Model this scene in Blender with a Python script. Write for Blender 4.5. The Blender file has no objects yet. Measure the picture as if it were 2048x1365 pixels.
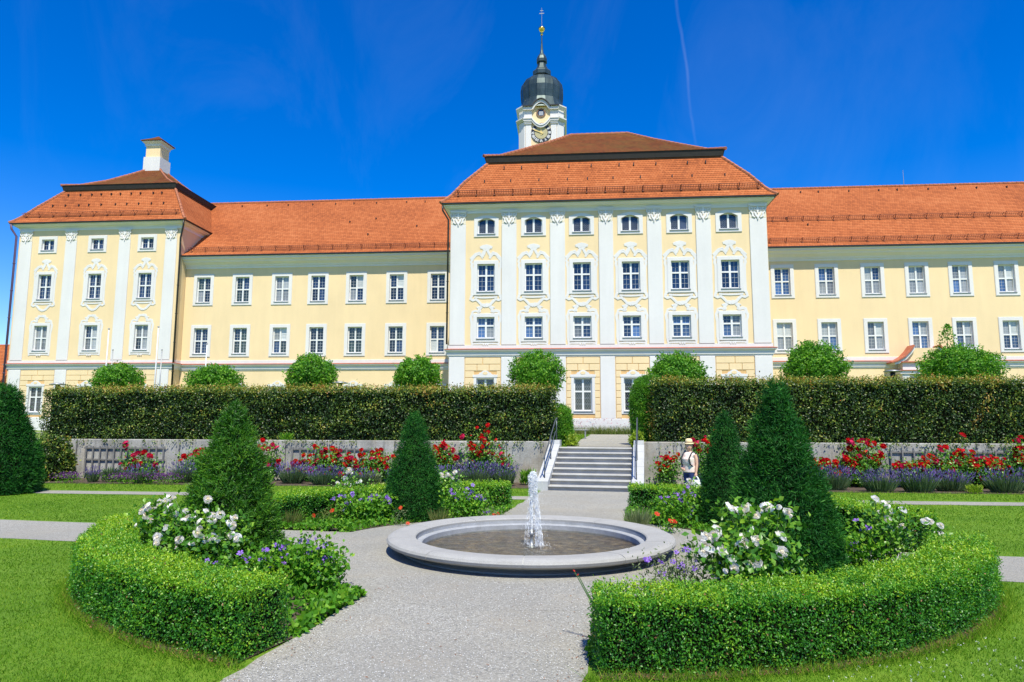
import bpy, bmesh, math, random
import numpy as np
from mathutils import Matrix, Vector
random.seed(7); RNG = np.random.default_rng(11)
PI = math.pi
scene = bpy.context.scene
C = scene.collection

# ------------------------------------------------------------------ camera
CAM_H = 2.1
YAW, PITCH, ROLL = math.radians(5), math.radians(7), 0.003
fw = Vector((-math.sin(YAW)*math.cos(PITCH), math.cos(YAW)*math.cos(PITCH), math.sin(PITCH)))
rt = Vector((math.cos(YAW), math.sin(YAW), 0)); up = rt.cross(fw)
r2 = rt*math.cos(ROLL)+up*math.sin(ROLL); u2 = up*math.cos(ROLL)-rt*math.sin(ROLL)
cam_d = bpy.data.cameras.new('camera'); cam = bpy.data.objects.new('camera', cam_d); C.objects.link(cam)
cam_d.sensor_width = 36; cam_d.lens = 24.0; cam_d.clip_end = 6000; cam_d.clip_start = .05
m = Matrix.Identity(4)
for i in range(3):
    m[i][0] = r2[i]; m[i][1] = u2[i]; m[i][2] = -fw[i]
m[2][3] = CAM_H
cam.matrix_world = m
scene.camera = cam

# ------------------------------------------------------------------ sun, sky, exposure
SUN_EL, SUN_AZ = math.radians(60), math.radians(17)      # azimuth: to the right of straight behind the camera
sdir = Vector((math.sin(SUN_AZ)*math.cos(SUN_EL), -math.cos(SUN_AZ)*math.cos(SUN_EL), math.sin(SUN_EL)))
sun_d = bpy.data.lights.new('sun', 'SUN'); sun_d.energy = 4.1; sun_d.angle = math.radians(.53); sun_d.color = (1, .965, .80)
sun = bpy.data.objects.new('sun', sun_d); C.objects.link(sun)
sun.rotation_euler = (-sdir).to_track_quat('-Z', 'Y').to_euler()
sun.location = sdir*60
world = bpy.data.worlds.new('World'); scene.world = world; world.use_nodes = True
wt = world.node_tree; wt.nodes.clear()
def N(t, typ, **kw):
    n = t.nodes.new(typ)
    for k, v in kw.items():
        if k.startswith('i_'):
            n.inputs[k[2:].replace('_', ' ')].default_value = v
        elif k.startswith('n_'):
            n.inputs[int(k[2:])].default_value = v
        else: setattr(n, k, v)
    return n
def math_n(t, op, a, b=None, clamp=False):
    n = t.nodes.new('ShaderNodeMath'); n.operation = op; n.use_clamp = clamp
    for i, s in enumerate((a, b)):
        if s is None: continue
        if isinstance(s, (int, float)): n.inputs[i].default_value = s
        else: t.links.new(s, n.inputs[i])
    return n.outputs[0]
sky = N(wt, 'ShaderNodeTexSky', sky_type='NISHITA', sun_disc=False, sun_elevation=SUN_EL, air_density=1.0, dust_density=.35, ozone_density=3.0, altitude=550)
# the sun stands behind the camera: compass rotation that puts the sky's sun in the lamp's direction
sky.sun_rotation = math.atan2(sdir.x, sdir.y)
hsv = N(wt, 'ShaderNodeHueSaturation', i_Hue=.517, i_Saturation=1.5, i_Value=1.28)
wt.links.new(sky.outputs[0], hsv.inputs['Color'])
tc = N(wt, 'ShaderNodeTexCoord')
# thin cirrus veils and one contrail
mp = N(wt, 'ShaderNodeMapping'); mp.inputs['Scale'].default_value = (2.2, 2.2, 1.1); mp.inputs['Rotation'].default_value = (0, math.radians(35), 0)
wt.links.new(tc.outputs['Generated'], mp.inputs[0])
nz = N(wt, 'ShaderNodeTexNoise', i_Scale=1.6, i_Detail=9.0, i_Roughness=.62, i_Distortion=.9)
wt.links.new(mp.outputs[0], nz.inputs['Vector'])
cr = N(wt, 'ShaderNodeValToRGB'); cr.color_ramp.elements[0].position = .5; cr.color_ramp.elements[1].position = .95
cr.color_ramp.elements[0].color = (0, 0, 0, 1); cr.color_ramp.elements[1].color = (.10, .10, .10, 1)
wt.links.new(nz.outputs[0], cr.inputs[0])
def pixdir(x, y):
    return (fw + r2*((x-1024)/1365) + u2*((682.5-y)/1365)).normalized()
ca, cb = pixdir(1346, -60), pixdir(1392, 290)
cn = ca.cross(cb).normalized(); cm = (ca+cb).normalized(); half = math.acos(max(-1, min(1, ca.dot(cm))))
sepd = N(wt, 'ShaderNodeVectorMath', operation='DOT_PRODUCT'); sepd.inputs[1].default_value = cn
nz2 = N(wt, 'ShaderNodeTexNoise', i_Scale=14.0, i_Detail=4.0)
wt.links.new(tc.outputs['Generated'], nz2.inputs['Vector'])
wt.links.new(tc.outputs['Generated'], sepd.inputs[0])
d0 = math_n(wt, 'ADD', sepd.outputs['Value'], math_n(wt, 'MULTIPLY', math_n(wt, 'SUBTRACT', nz2.outputs[0], .5), .008))
w1 = math_n(wt, 'SUBTRACT', 1.0, math_n(wt, 'DIVIDE', math_n(wt, 'ABSOLUTE', d0), .0027), clamp=True)
along = N(wt, 'ShaderNodeVectorMath', operation='DOT_PRODUCT'); along.inputs[1].default_value = cm
wt.links.new(tc.outputs['Generated'], along.inputs[0])
mask = N(wt, 'ShaderNodeMapRange'); mask.inputs[1].default_value = math.cos(half*1.15); mask.inputs[2].default_value = math.cos(half*.7)
wt.links.new(along.outputs['Value'], mask.inputs[0])
trail = math_n(wt, 'MULTIPLY', math_n(wt, 'MULTIPLY', w1, mask.outputs[0]), math_n(wt, 'MULTIPLY', nz2.outputs[0], .085))
cloud = math_n(wt, 'ADD', trail, math_n(wt, 'MULTIPLY', cr.outputs[0], .45), clamp=True)
mx = N(wt, 'ShaderNodeMix', data_type='RGBA'); mx.inputs[7].default_value = (6.5, 7.2, 8.2, 1)
wt.links.new(cloud, mx.inputs[0]); wt.links.new(hsv.outputs[0], mx.inputs[6])
bg = N(wt, 'ShaderNodeBackground', i_Strength=.1)
wt.links.new(mx.outputs[2], bg.inputs[0])
wo = N(wt, 'ShaderNodeOutputWorld'); wt.links.new(bg.outputs[0], wo.inputs[0])
vs = scene.view_settings; vs.view_transform = 'Standard'; vs.look = 'None'; vs.gamma = 1; vs.use_curve_mapping = False
vs.exposure = .7
scene.cycles.use_denoising = True
scene.cycles.max_bounces = 8; scene.cycles.transparent_max_bounces = 12
scene.cycles.caustics_reflective = False; scene.cycles.caustics_refractive = False

# ------------------------------------------------------------------ materials
MAT = {}
def mat(name):
    mm = bpy.data.materials.new(name); mm.use_nodes = True
    t = mm.node_tree; t.nodes.clear()
    o = t.nodes.new('ShaderNodeOutputMaterial'); b = t.nodes.new('ShaderNodeBsdfPrincipled')
    t.links.new(b.outputs[0], o.inputs[0]); MAT[name] = mm
    return mm, t, b, o
def coords(t, scale=(1, 1, 1), obj=False):
    if obj: v = N(t, 'ShaderNodeTexCoord').outputs['Object']
    else: v = N(t, 'ShaderNodeNewGeometry').outputs['Position']
    mp = N(t, 'ShaderNodeMapping'); mp.inputs['Scale'].default_value = scale
    t.links.new(v, mp.inputs[0]); return mp.outputs[0]
def noise(t, vec, scale, detail=4, rough=.55, out=0):
    n = N(t, 'ShaderNodeTexNoise', i_Scale=scale, i_Detail=detail, i_Roughness=rough)
    t.links.new(vec, n.inputs['Vector']); return n.outputs[out]
def ramp(t, fac, stops):
    n = N(t, 'ShaderNodeValToRGB'); e = n.color_ramp.elements
    while len(e) < len(stops): e.new(.5)
    for k, (p, c) in enumerate(stops):
        e[k].position = p; e[k].color = (*c, 1) if len(c) == 3 else c
    t.links.new(fac, n.inputs[0]); return n.outputs[0]
def mixc(t, fac, a, b, mode='MIX'):
    n = N(t, 'ShaderNodeMix', data_type='RGBA', blend_type=mode)
    for i, s in ((0, fac), (6, a), (7, b)):
        if isinstance(s, (int, float)): n.inputs[i].default_value = s
        elif isinstance(s, tuple): n.inputs[i].default_value = (*s, 1)
        else: t.links.new(s, n.inputs[i])
    return n.outputs[2]
def bump(t, b, h, strength=.3, dist=.02):
    n = N(t, 'ShaderNodeBump', i_Strength=strength, i_Distance=dist)
    t.links.new(h, n.inputs['Height']); t.links.new(n.outputs[0], b.inputs['Normal'])
def plain(name, col, rough=.6, var=.12, scale=3, metal=0, bmp=0, bscale=40):
    mm, t, b, o = mat(name); v = coords(t)
    n = noise(t, v, scale, 5)
    c0 = tuple(x*(1-var) for x in col); c1 = tuple(min(1, x*(1+var)) for x in col)
    t.links.new(ramp(t, n, [(.3, c0), (.7, c1)]), b.inputs['Base Color'])
    b.inputs['Roughness'].default_value = rough; b.inputs['Metallic'].default_value = metal
    if bmp: bump(t, b, noise(t, v, bscale, 4), bmp, .01)
    return mm
def stucco(name, col, stain=.1):
    mm, t, b, o = mat(name); v = coords(t)
    n1 = noise(t, v, .35, 6, .6); n2 = noise(t, coords(t, (2.2, 2.2, .25)), .9, 5, .6); n3 = noise(t, v, 9, 3)
    f = math_n(t, 'ADD', math_n(t, 'MULTIPLY', n1, .5), math_n(t, 'ADD', math_n(t, 'MULTIPLY', n2, .35), math_n(t, 'MULTIPLY', n3, .15)))
    lo = tuple(x*(1-stain) for x in col); hi = tuple(min(.9, x*(1+stain*.5)) for x in col)
    t.links.new(ramp(t, f, [(.35, lo), (.62, hi)]), b.inputs['Base Color'])
    b.inputs['Roughness'].default_value = .85
    bump(t, b, noise(t, v, 30, 4), .12, .01)
    return mm
stucco('yellow_stucco', (.77, .59, .35), .075)
stucco('white_stucco', (.68, .655, .645), .075)
stucco('cream_stucco', (.70, .635, .53), .06)
stucco('grey_stucco', (.74, .71, .71), .06)
plain('white_paint', (.72, .71, .70), .4, .04)
plain('joint_ochre', (.64, .40, .17), .9)
plain('red_trim', (.42, .12, .065), .7, .15)
plain('dark_metal', (.03, .028, .026), .45, .2, metal=.3)
plain('black_timber', (.018, .016, .014), .7, .3)
plain('zinc', (.32, .33, .34), .45, .12, metal=.5)
plain('downpipe_violet', (.10, .055, .12), .5, .1)
plain('rust_iron', (.19, .06, .036), .75, .2)
plain('rail_steel', (.10, .115, .13), .4, .15, metal=.4)
plain('pole_white', (.6, .61, .64), .4, .05)
plain('gold', (.72, .47, .11), .25, .1, metal=1)
plain('gold_paint', (.75, .56, .2), .35, .06)
plain('dial_black', (.02, .022, .03), .4, .1)
plain('dial_beige', (.42, .37, .2), .6, .08)
plain('interior_dark', (.02, .02, .022), .9)
plain('soil', (.075, .052, .036), .95, .35, 9, bmp=.8, bscale=30)
plain('bark', (.09, .07, .05), .9, .3, 12, bmp=.6, bscale=30)
plain('twig_shade_core', (.010, .012, .006), 1.0, .3, 8); MAT['twig_shade_core'].node_tree.nodes['Principled BSDF'].inputs['Specular IOR Level'].default_value = 0  # plant interior near black: shade between the leaves put into its colour
plain('stem_green', (.07, .14, .04), .6, .2, 8)
plain('wood_grey', (.17, .165, .16), .85, .2, 14, bmp=.3, bscale=60)
plain('skin', (.62, .36, .25), .55, .06, 12)
plain('straw', (.78, .62, .36), .8, .1, 60, bmp=.4, bscale=160)
plain('denim', (.02, .035, .13), .85, .2, 30)
plain('backpack_dark', (.03, .032, .045), .8, .2, 20)
plain('bag_white', (.8, .8, .78), .6, .05, 20)
plain('hair_brown', (.14, .07, .035), .6, .2, 40)
plain('band_brown', (.2, .11, .06), .7, .1, 20)

def roof_tiles(name, c0, c1, c2, rowz=.165, tile=.19, moss=0):
    mm, t, b, o = mat(name)
    g = N(t, 'ShaderNodeNewGeometry'); sp = N(t, 'ShaderNodeSeparateXYZ'); t.links.new(g.outputs['Position'], sp.inputs[0])
    sn = N(t, 'ShaderNodeSeparateXYZ'); t.links.new(g.outputs['True Normal'], sn.inputs[0])
    side = math_n(t, 'GREATER_THAN', math_n(t, 'ABSOLUTE', sn.outputs[0]), math_n(t, 'ABSOLUTE', sn.outputs[1]))
    uu = N(t, 'ShaderNodeMix', data_type='FLOAT'); t.links.new(side, uu.inputs[0]); t.links.new(sp.outputs[0], uu.inputs[2]); t.links.new(sp.outputs[1], uu.inputs[3])
    row = math_n(t, 'DIVIDE', sp.outputs[2], rowz); ri = math_n(t, 'FLOOR', row); rf = math_n(t, 'FRACT', row)
    off = math_n(t, 'MULTIPLY', math_n(t, 'FRACT', math_n(t, 'MULTIPLY', ri, .5)), 1.0)
    col = math_n(t, 'ADD', math_n(t, 'DIVIDE', uu.outputs[0], tile), off); ci = math_n(t, 'FLOOR', col); cf = math_n(t, 'FRACT', col)
    cmb = N(t, 'ShaderNodeCombineXYZ'); t.links.new(ci, cmb.inputs[0]); t.links.new(ri, cmb.inputs[1])
    wn = N(t, 'ShaderNodeTexWhiteNoise', noise_dimensions='2D'); t.links.new(cmb.outputs[0], wn.inputs['Vector'])
    v = coords(t); big = noise(t, v, .22, 5, .6); mid = noise(t, v, 1.3, 4)
    f = math_n(t, 'ADD', math_n(t, 'MULTIPLY', wn.outputs[0], .2), math_n(t, 'ADD', math_n(t, 'MULTIPLY', big, .6), math_n(t, 'MULTIPLY', mid, .2)))
    cc = ramp(t, f, [(.25, c0), (.5, c1), (.75, c2)])
    # tongue shaped lower end of each tile and the joint under the row above
    e = math_n(t, 'MULTIPLY', math_n(t, 'ABSOLUTE', math_n(t, 'SUBTRACT', cf, .5)), 2.0)
    edge = math_n(t, 'MULTIPLY', math_n(t, 'POWER', e, 3.0), .28)
    line = math_n(t, 'LESS_THAN', rf, math_n(t, 'ADD', .2, edge))
    cc = mixc(t, math_n(t, 'MULTIPLY', line, .7), cc, tuple(x*.35 for x in c0))
    if moss:
        mo = noise(t, v, .7, 6, .7)
        cc = mixc(t, math_n(t, 'MULTIPLY', ramp(t, mo, [(.4, (0, 0, 0)), (.7, (1, 1, 1))]), moss), cc, (.11, .085, .02))
    t.links.new(cc, b.inputs['Base Color']); b.inputs['Roughness'].default_value = .9; b.inputs['Specular IOR Level'].default_value = .12
    h = math_n(t, 'SUBTRACT', math_n(t, 'SUBTRACT', 1.0, rf), line)
    bump(t, b, h, .7, .03)
    return mm
roof_tiles('tiles_orange', (.24, .067, .025), (.395, .114, .038), (.49, .165, .062), rowz=.19)
roof_tiles('tiles_brown', (.085, .026, .010), (.15, .045, .014), (.21, .065, .02), moss=.45)
plain('ridge_tile', (.36, .125, .06), .8, .25, 5)

def concrete(name):
    mm, t, b, o = mat(name); v = coords(t)
    n1 = noise(t, v, .9, 7, .65); n2 = noise(t, coords(t, (3.2, 3.2, .35)), 1.4, 6, .65); n3 = noise(t, v, 22, 3)
    base = ramp(t, n1, [(.3, (.20, .19, .175)), (.5, (.34, .325, .30)), (.7, (.46, .45, .43))])
    base = mixc(t, ramp(t, n2, [(.5, (0, 0, 0)), (.72, (.75, .75, .75))]), base, (.10, .095, .085))
    oc = noise(t, coords(t, (1.0, 1.0, .5)), .8, 5, .6)
    base = mixc(t, ramp(t, oc, [(.52, (0, 0, 0)), (.75, (.65, .65, .65))]), base, (.36, .25, .13))
    base = mixc(t, .12, base, ramp(t, n3, [(.3, (.1, .1, .1)), (.7, (.6, .6, .6))]))
    t.links.new(base, b.inputs['Base Color']); b.inputs['Roughness'].default_value = .9
    bump(t, b, noise(t, v, 14, 8, .7), .5, .02)
concrete('wall_concrete')
def stone(name, col, dirt=.25, sc=2.5):
    mm, t, b, o = mat(name); v = coords(t)
    n1 = noise(t, v, sc, 7, .65); n2 = noise(t, v, 90, 2)
    base = ramp(t, n1, [(.3, tuple(x*(1-dirt) for x in col)), (.65, col)])
    base = mixc(t, .14, base, ramp(t, n2, [(.35, (.15, .15, .15)), (.65, (.75, .75, .75))]))
    t.links.new(base, b.inputs['Base Color']); b.inputs['Roughness'].default_value = .75
    bump(t, b, n2, .15, .005)
stone('step_stone', (.43, .415, .385), .3); stone('cheek_stone', (.47, .47, .46), .15)
stone('basin_stone', (.335, .325, .305), .18, 3.0); stone('basin_inner', (.34, .35, .37), .35, 4)
def gravel():
    mm, t, b, o = mat('gravel'); v = coords(t)
    vo = N(t, 'ShaderNodeTexVoronoi', feature='F1', i_Scale=62.0); t.links.new(v, vo.inputs['Vector'])
    vo2 = N(t, 'ShaderNodeTexVoronoi', feature='F1', i_Scale=150.0); t.links.new(v, vo2.inputs['Vector'])
    s = N(t, 'ShaderNodeSeparateColor'); t.links.new(vo.outputs['Color'], s.inputs[0])
    s2 = N(t, 'ShaderNodeSeparateColor'); t.links.new(vo2.outputs['Color'], s2.inputs[0])
    f = math_n(t, 'ADD', math_n(t, 'MULTIPLY', s.outputs[0], .55), math_n(t, 'MULTIPLY', s2.outputs[0], .45))
    base = ramp(t, f, [(.1, (.17, .165, .145)), (.45, (.315, .30, .262)), (.75, (.42, .40, .352)), (.97, (.62, .595, .54))])
    big = noise(t, v, .9, 6, .65)
    base = mixc(t, ramp(t, big, [(.47, (0, 0, 0)), (.74, (.6, .6, .6))]), base, (.39, .34, .26))
    base = mixc(t, ramp(t, noise(t, v, .35, 4), [(.38, (.5, .5, .5)), (.62, (0, 0, 0))]), base, (.25, .238, .21))
    t.links.new(base, b.inputs['Base Color']); b.inputs['Roughness'].default_value = .9
    h = math_n(t, 'ADD', vo.outputs['Distance'], math_n(t, 'MULTIPLY', vo2.outputs['Distance'], .6))
    bump(t, b, math_n(t, 'SUBTRACT', 1.0, h), .75, .012)
gravel()
def lawn_mat(name, a, bb, c):
    mm, t, b, o = mat(name); v = coords(t)
    n1 = noise(t, v, .55, 6, .65); n2 = noise(t, coords(t, (1, .35, 1)), 16, 5, .7); n3 = noise(t, v, 70, 3)
    f = math_n(t, 'ADD', math_n(t, 'MULTIPLY', n1, .42), math_n(t, 'ADD', math_n(t, 'MULTIPLY', n2, .36), math_n(t, 'MULTIPLY', n3, .22)))
    t.links.new(ramp(t, f, [(.33, a), (.5, bb), (.66, c)]), b.inputs['Base Color'])
    b.inputs['Roughness'].default_value = .8; b.inputs['Specular IOR Level'].default_value = .2
    bump(t, b, math_n(t, 'ADD', n2, n3), .8, .03)
lawn_mat('lawn', (.055, .135, .006), (.12, .235, .014), (.21, .31, .032))
lawn_mat('terrace_grass', (.09, .15, .02), (.15, .22, .035), (.22, .26, .07))

def leaf_mat(name, stops, trans=.3, rough=.42, spec=.35, tr_col=(1.15, 1.25, .55)):
    """leaf colour runs over a random number carried by each leaf"""
    mm, t, b, o = mat(name)
    at = N(t, 'ShaderNodeAttribute', attribute_name='rnd')
    c = ramp(t, at.outputs['Fac'], stops)
    t.links.new(c, b.inputs['Base Color']); b.inputs['Roughness'].default_value = rough
    b.inputs['Specular IOR Level'].default_value = spec
    if trans:
        tr = N(t, 'ShaderNodeBsdfTranslucent'); t.links.new(mixc(t, 1.0, c, tr_col, 'MULTIPLY'), tr.inputs[0])
        ms = N(t, 'ShaderNodeMixShader'); ms.inputs[0].default_value = trans
        t.links.new(b.outputs[0], ms.inputs[1]); t.links.new(tr.outputs[0], ms.inputs[2]); t.links.new(ms.outputs[0], o.inputs[0])
    return mm
leaf_mat('box_leaf', [(0, (.02, .11, .012)), (.4, (.058, .25, .02)), (.72, (.19, .41, .02)), (1, (.42, .56, .025))], .35, .38, .5)
leaf_mat('yew_leaf', [(0, (.013, .065, .006)), (.5, (.045, .165, .01)), (.85, (.12, .30, .018)), (1, (.27, .42, .03))], .3, .5, .35)
leaf_mat('yew_dark_leaf', [(0, (.007, .055, .01)), (.6, (.02, .125, .016)), (1, (.07, .24, .022))], .3, .6, .2)
leaf_mat('beech_leaf', [(0, (.010, .032, .008)), (.36, (.035, .085, .012)), (.6, (.13, .215, .022)), (.84, (.40, .40, .06)), (1, (.40, .18, .045))], .28, .42, .45)  # yellow-green stop paints sun glints into the leaves, last stop is rust growth
leaf_mat('tree_leaf', [(0, (.035, .13, .012)), (.5, (.10, .30, .018)), (1, (.25, .45, .03))], .4, .5, .3)
leaf_mat('rose_leaf', [(0, (.03, .11, .014)), (.5, (.085, .26, .02)), (1, (.27, .46, .035))], .35, .38, .45)
leaf_mat('geranium_leaf', [(0, (.04, .15, .014)), (.5, (.11, .31, .02)), (1, (.30, .49, .035))], .4, .5, .25)
leaf_mat('sage_leaf', [(0, (.09, .14, .05)), (.5, (.17, .22, .09)), (1, (.30, .33, .17))], .3, .6)
leaf_mat('lavender_leaf', [(0, (.035, .085, .03)), (.5, (.075, .14, .05)), (1, (.15, .21, .10))], .25, .6)
leaf_mat('lavender_flower', [(0, (.075, .065, .16)), (.5, (.12, .09, .27)), (1, (.19, .14, .38))], .25, .6, .2, (1, 1, 1))
leaf_mat('violet_flower_small', [(0, (.11, .03, .13)), (1, (.24, .09, .30))], .25, .6, .2, (1, 1, 1))
leaf_mat('grass_blade', [(0, (.04, .13, .006)), (.5, (.125, .27, .014)), (1, (.36, .45, .055))], .4, .7, .1)
leaf_mat('meadow_blade', [(0, (.06, .12, .02)), (.5, (.14, .2, .04)), (1, (.3, .28, .11))], .4, .6, .2)
leaf_mat('lime_leaf', [(0, (.17, .28, .02)), (1, (.4, .5, .05))], .4)
leaf_mat('pink_petal', [(0, (.4, .1, .16)), (1, (.6, .25, .3))], .3, .6, .2, (1, 1, 1))
leaf_mat('litter', [(0, (.16, .06, .03)), (1, (.30, .16, .08))], .1, .8)
leaf_mat('clover_white', [(0, (.6, .6, .55)), (1, (.8, .8, .76))], .2, .7, .2, (1, 1, 1))
def petal(name, c0, c1, trans=.25, rough=.55):
    mm, t, b, o = mat(name)
    oi = N(t, 'ShaderNodeObjectInfo'); f = math_n(t, 'ADD', math_n(t, 'MULTIPLY', oi.outputs['Random'], .7), math_n(t, 'MULTIPLY', noise(t, coords(t), 30, 3), .3))
    c = ramp(t, f, [(.2, c0), (.85, c1)])
    t.links.new(c, b.inputs['Base Color']); b.inputs['Roughness'].default_value = rough; b.inputs['Specular IOR Level'].default_value = .25
    tr = N(t, 'ShaderNodeBsdfTranslucent'); t.links.new(c, tr.inputs[0])
    ms = N(t, 'ShaderNodeMixShader'); ms.inputs[0].default_value = trans
    t.links.new(b.outputs[0], ms.inputs[1]); t.links.new(tr.outputs[0], ms.inputs[2]); t.links.new(ms.outputs[0], o.inputs[0])
petal('white_petal', (.86, .83, .79), (.9, .895, .885), .35); petal('red_petal', (.50, .006, .012), (.76, .014, .018), .3)
petal('crimson_petal', (.5, .008, .06), (.7, .03, .13), .3)
petal('cream_petal', (.82, .70, .48), (.86, .80, .68), .3); petal('violet_petal', (.17, .07, .46), (.33, .17, .66)); petal('poppy_petal', (.58, .03, .015), (.68, .07, .02))

def glass(name, col, rough=.04, ior=1.65):
    mm, t, b, o = mat(name)
    oi = N(t, 'ShaderNodeObjectInfo'); v = coords(t)
    n = noise(t, v, 1.1, 3); f = math_n(t, 'ADD', math_n(t, 'MULTIPLY', oi.outputs['Random'], .6), math_n(t, 'MULTIPLY', n, .4))
    t.links.new(ramp(t, f, [(.2, tuple(x*.45 for x in col)), (.8, tuple(x*1.5 for x in col))]), b.inputs['Base Color'])
    b.inputs['Roughness'].default_value = rough; b.inputs['IOR'].default_value = ior
    bump(t, b, noise(t, v, 2.2, 2), .06, .02)
glass('glass_blue', (.011, .027, .07)); glass('glass_dark', (.010, .015, .022)); glass('glass_sky', (.05, .10, .22))  # glass_blue and glass_sky hold the sky's reflected blue in their base colour
glass('glass_curtain', (.24, .25, .26)); glass('glass_blind', (.42, .43, .42), .12); glass('glass_green', (.025, .04, .03)); glass('glass_lead', (.03, .034, .042))

def water_mats():
    mm, t, b, o = mat('basin_water'); v = coords(t)
    t.nodes.remove(b)
    gl = N(t, 'ShaderNodeBsdfGlossy', i_Roughness=.03); tr = N(t, 'ShaderNodeBsdfTransparent'); tr.inputs[0].default_value = (.82, .84, .8, 1)
    fr = N(t, 'ShaderNodeFresnel', i_IOR=1.33)
    bp = N(t, 'ShaderNodeBump', i_Strength=.8, i_Distance=.07)
    h = math_n(t, 'ADD', noise(t, v, 7, 4, .6), math_n(t, 'MULTIPLY', noise(t, v, 22, 3), .4))
    t.links.new(h, bp.inputs['Height'])
    for n_ in (gl, fr): t.links.new(bp.outputs[0], n_.inputs['Normal'])
    ms = N(t, 'ShaderNodeMixShader'); t.links.new(fr.outputs[0], ms.inputs[0]); t.links.new(tr.outputs[0], ms.inputs[1]); t.links.new(gl.outputs[0], ms.inputs[2])
    t.links.new(ms.outputs[0], o.inputs[0])
    mm, t, b, o = mat('basin_floor'); v = coords(t)
    n1 = noise(t, v, 6, 7, .7); n2 = noise(t, v, 1.6, 4)
    c = ramp(t, n1, [(.33, (.045, .032, .018)), (.5, (.17, .115, .06)), (.66, (.42, .31, .18))])
    t.links.new(mixc(t, ramp(t, n2, [(.45, (0, 0, 0)), (.7, (.6, .6, .6))]), c, (.12, .12, .10)), b.inputs['Base Color'])
    b.inputs['Roughness'].default_value = .5
    mm, t, b, o = mat('jet_water'); v = coords(t)
    t.nodes.remove(b)
    fr = N(t, 'ShaderNodeFresnel', i_IOR=1.5)
    bp = N(t, 'ShaderNodeBump', i_Strength=.9, i_Distance=.03); t.links.new(noise(t, coords(t, (1, 1, .5)), 45, 4, .65), bp.inputs['Height'])
    tr = N(t, 'ShaderNodeBsdfTransparent'); tr.inputs[0].default_value = (.93, .95, .97, 1)
    gl = N(t, 'ShaderNodeBsdfGlossy', i_Roughness=.08); df = N(t, 'ShaderNodeBsdfDiffuse'); df.inputs[0].default_value = (.8, .82, .85, 1)
    t.links.new(bp.outputs[0], gl.inputs['Normal']); t.links.new(bp.outputs[0], fr.inputs['Normal']); t.links.new(bp.outputs[0], df.inputs['Normal'])
    m1 = N(t, 'ShaderNodeMixShader'); f1 = ramp(t, noise(t, coords(t, (1, 1, .35)), 26, 5, .7), [(.40, (.06, .06, .06)), (.6, (.85, .85, .85))])
    t.links.new(f1, m1.inputs[0]); t.links.new(tr.outputs[0], m1.inputs[1]); t.links.new(df.outputs[0], m1.inputs[2])
    m2 = N(t, 'ShaderNodeMixShader'); t.links.new(math_n(t, 'MULTIPLY', fr.outputs[0], .45, clamp=True), m2.inputs[0]); t.links.new(m1.outputs[0], m2.inputs[1]); t.links.new(gl.outputs[0], m2.inputs[2])
    t.links.new(m2.outputs[0], o.inputs[0])
    mm, t, b, o = mat('water_foam'); b.inputs['Base Color'].default_value = (.84, .86, .88, 1); b.inputs['Roughness'].default_value = .7; b.inputs['Specular IOR Level'].default_value = .2
    tr = N(t, 'ShaderNodeBsdfTransparent'); ms = N(t, 'ShaderNodeMixShader')
    t.links.new(ramp(t, noise(t, coords(t), 38, 4, .7), [(.3, (.35, .35, .35)), (.5, (1, 1, 1))]), ms.inputs[0])
    t.links.new(tr.outputs[0], ms.inputs[1]); t.links.new(b.outputs[0], ms.inputs[2]); t.links.new(ms.outputs[0], o.inputs[0])
water_mats()
def copper():
    mm, t, b, o = mat('copper_roof'); v = coords(t)
    n = noise(t, coords(t, (1, 1, .3)), 1.2, 6, .6)
    t.links.new(ramp(t, n, [(.3, (.028, .045, .045)), (.5, (.05, .075, .075)), (.7, (.085, .115, .115))]), b.inputs['Base Color'])
    b.inputs['Roughness'].default_value = .38; b.inputs['Metallic'].default_value = .45
copper()
def shirt():
    mm, t, b, o = mat('shirt_print'); v = coords(t)
    n = noise(t, coords(t, (1, 1, 1.6)), 5.5, 3, .6)
    t.links.new(ramp(t, n, [(.3, (.25, .3, .33)), (.42, (.72, .5, .42)), (.5, (.78, .72, .62)), (.6, (.8, .55, .5)), (.7, (.7, .75, .72))]), b.inputs['Base Color'])
    b.inputs['Roughness'].default_value = .8
shirt()
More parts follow.
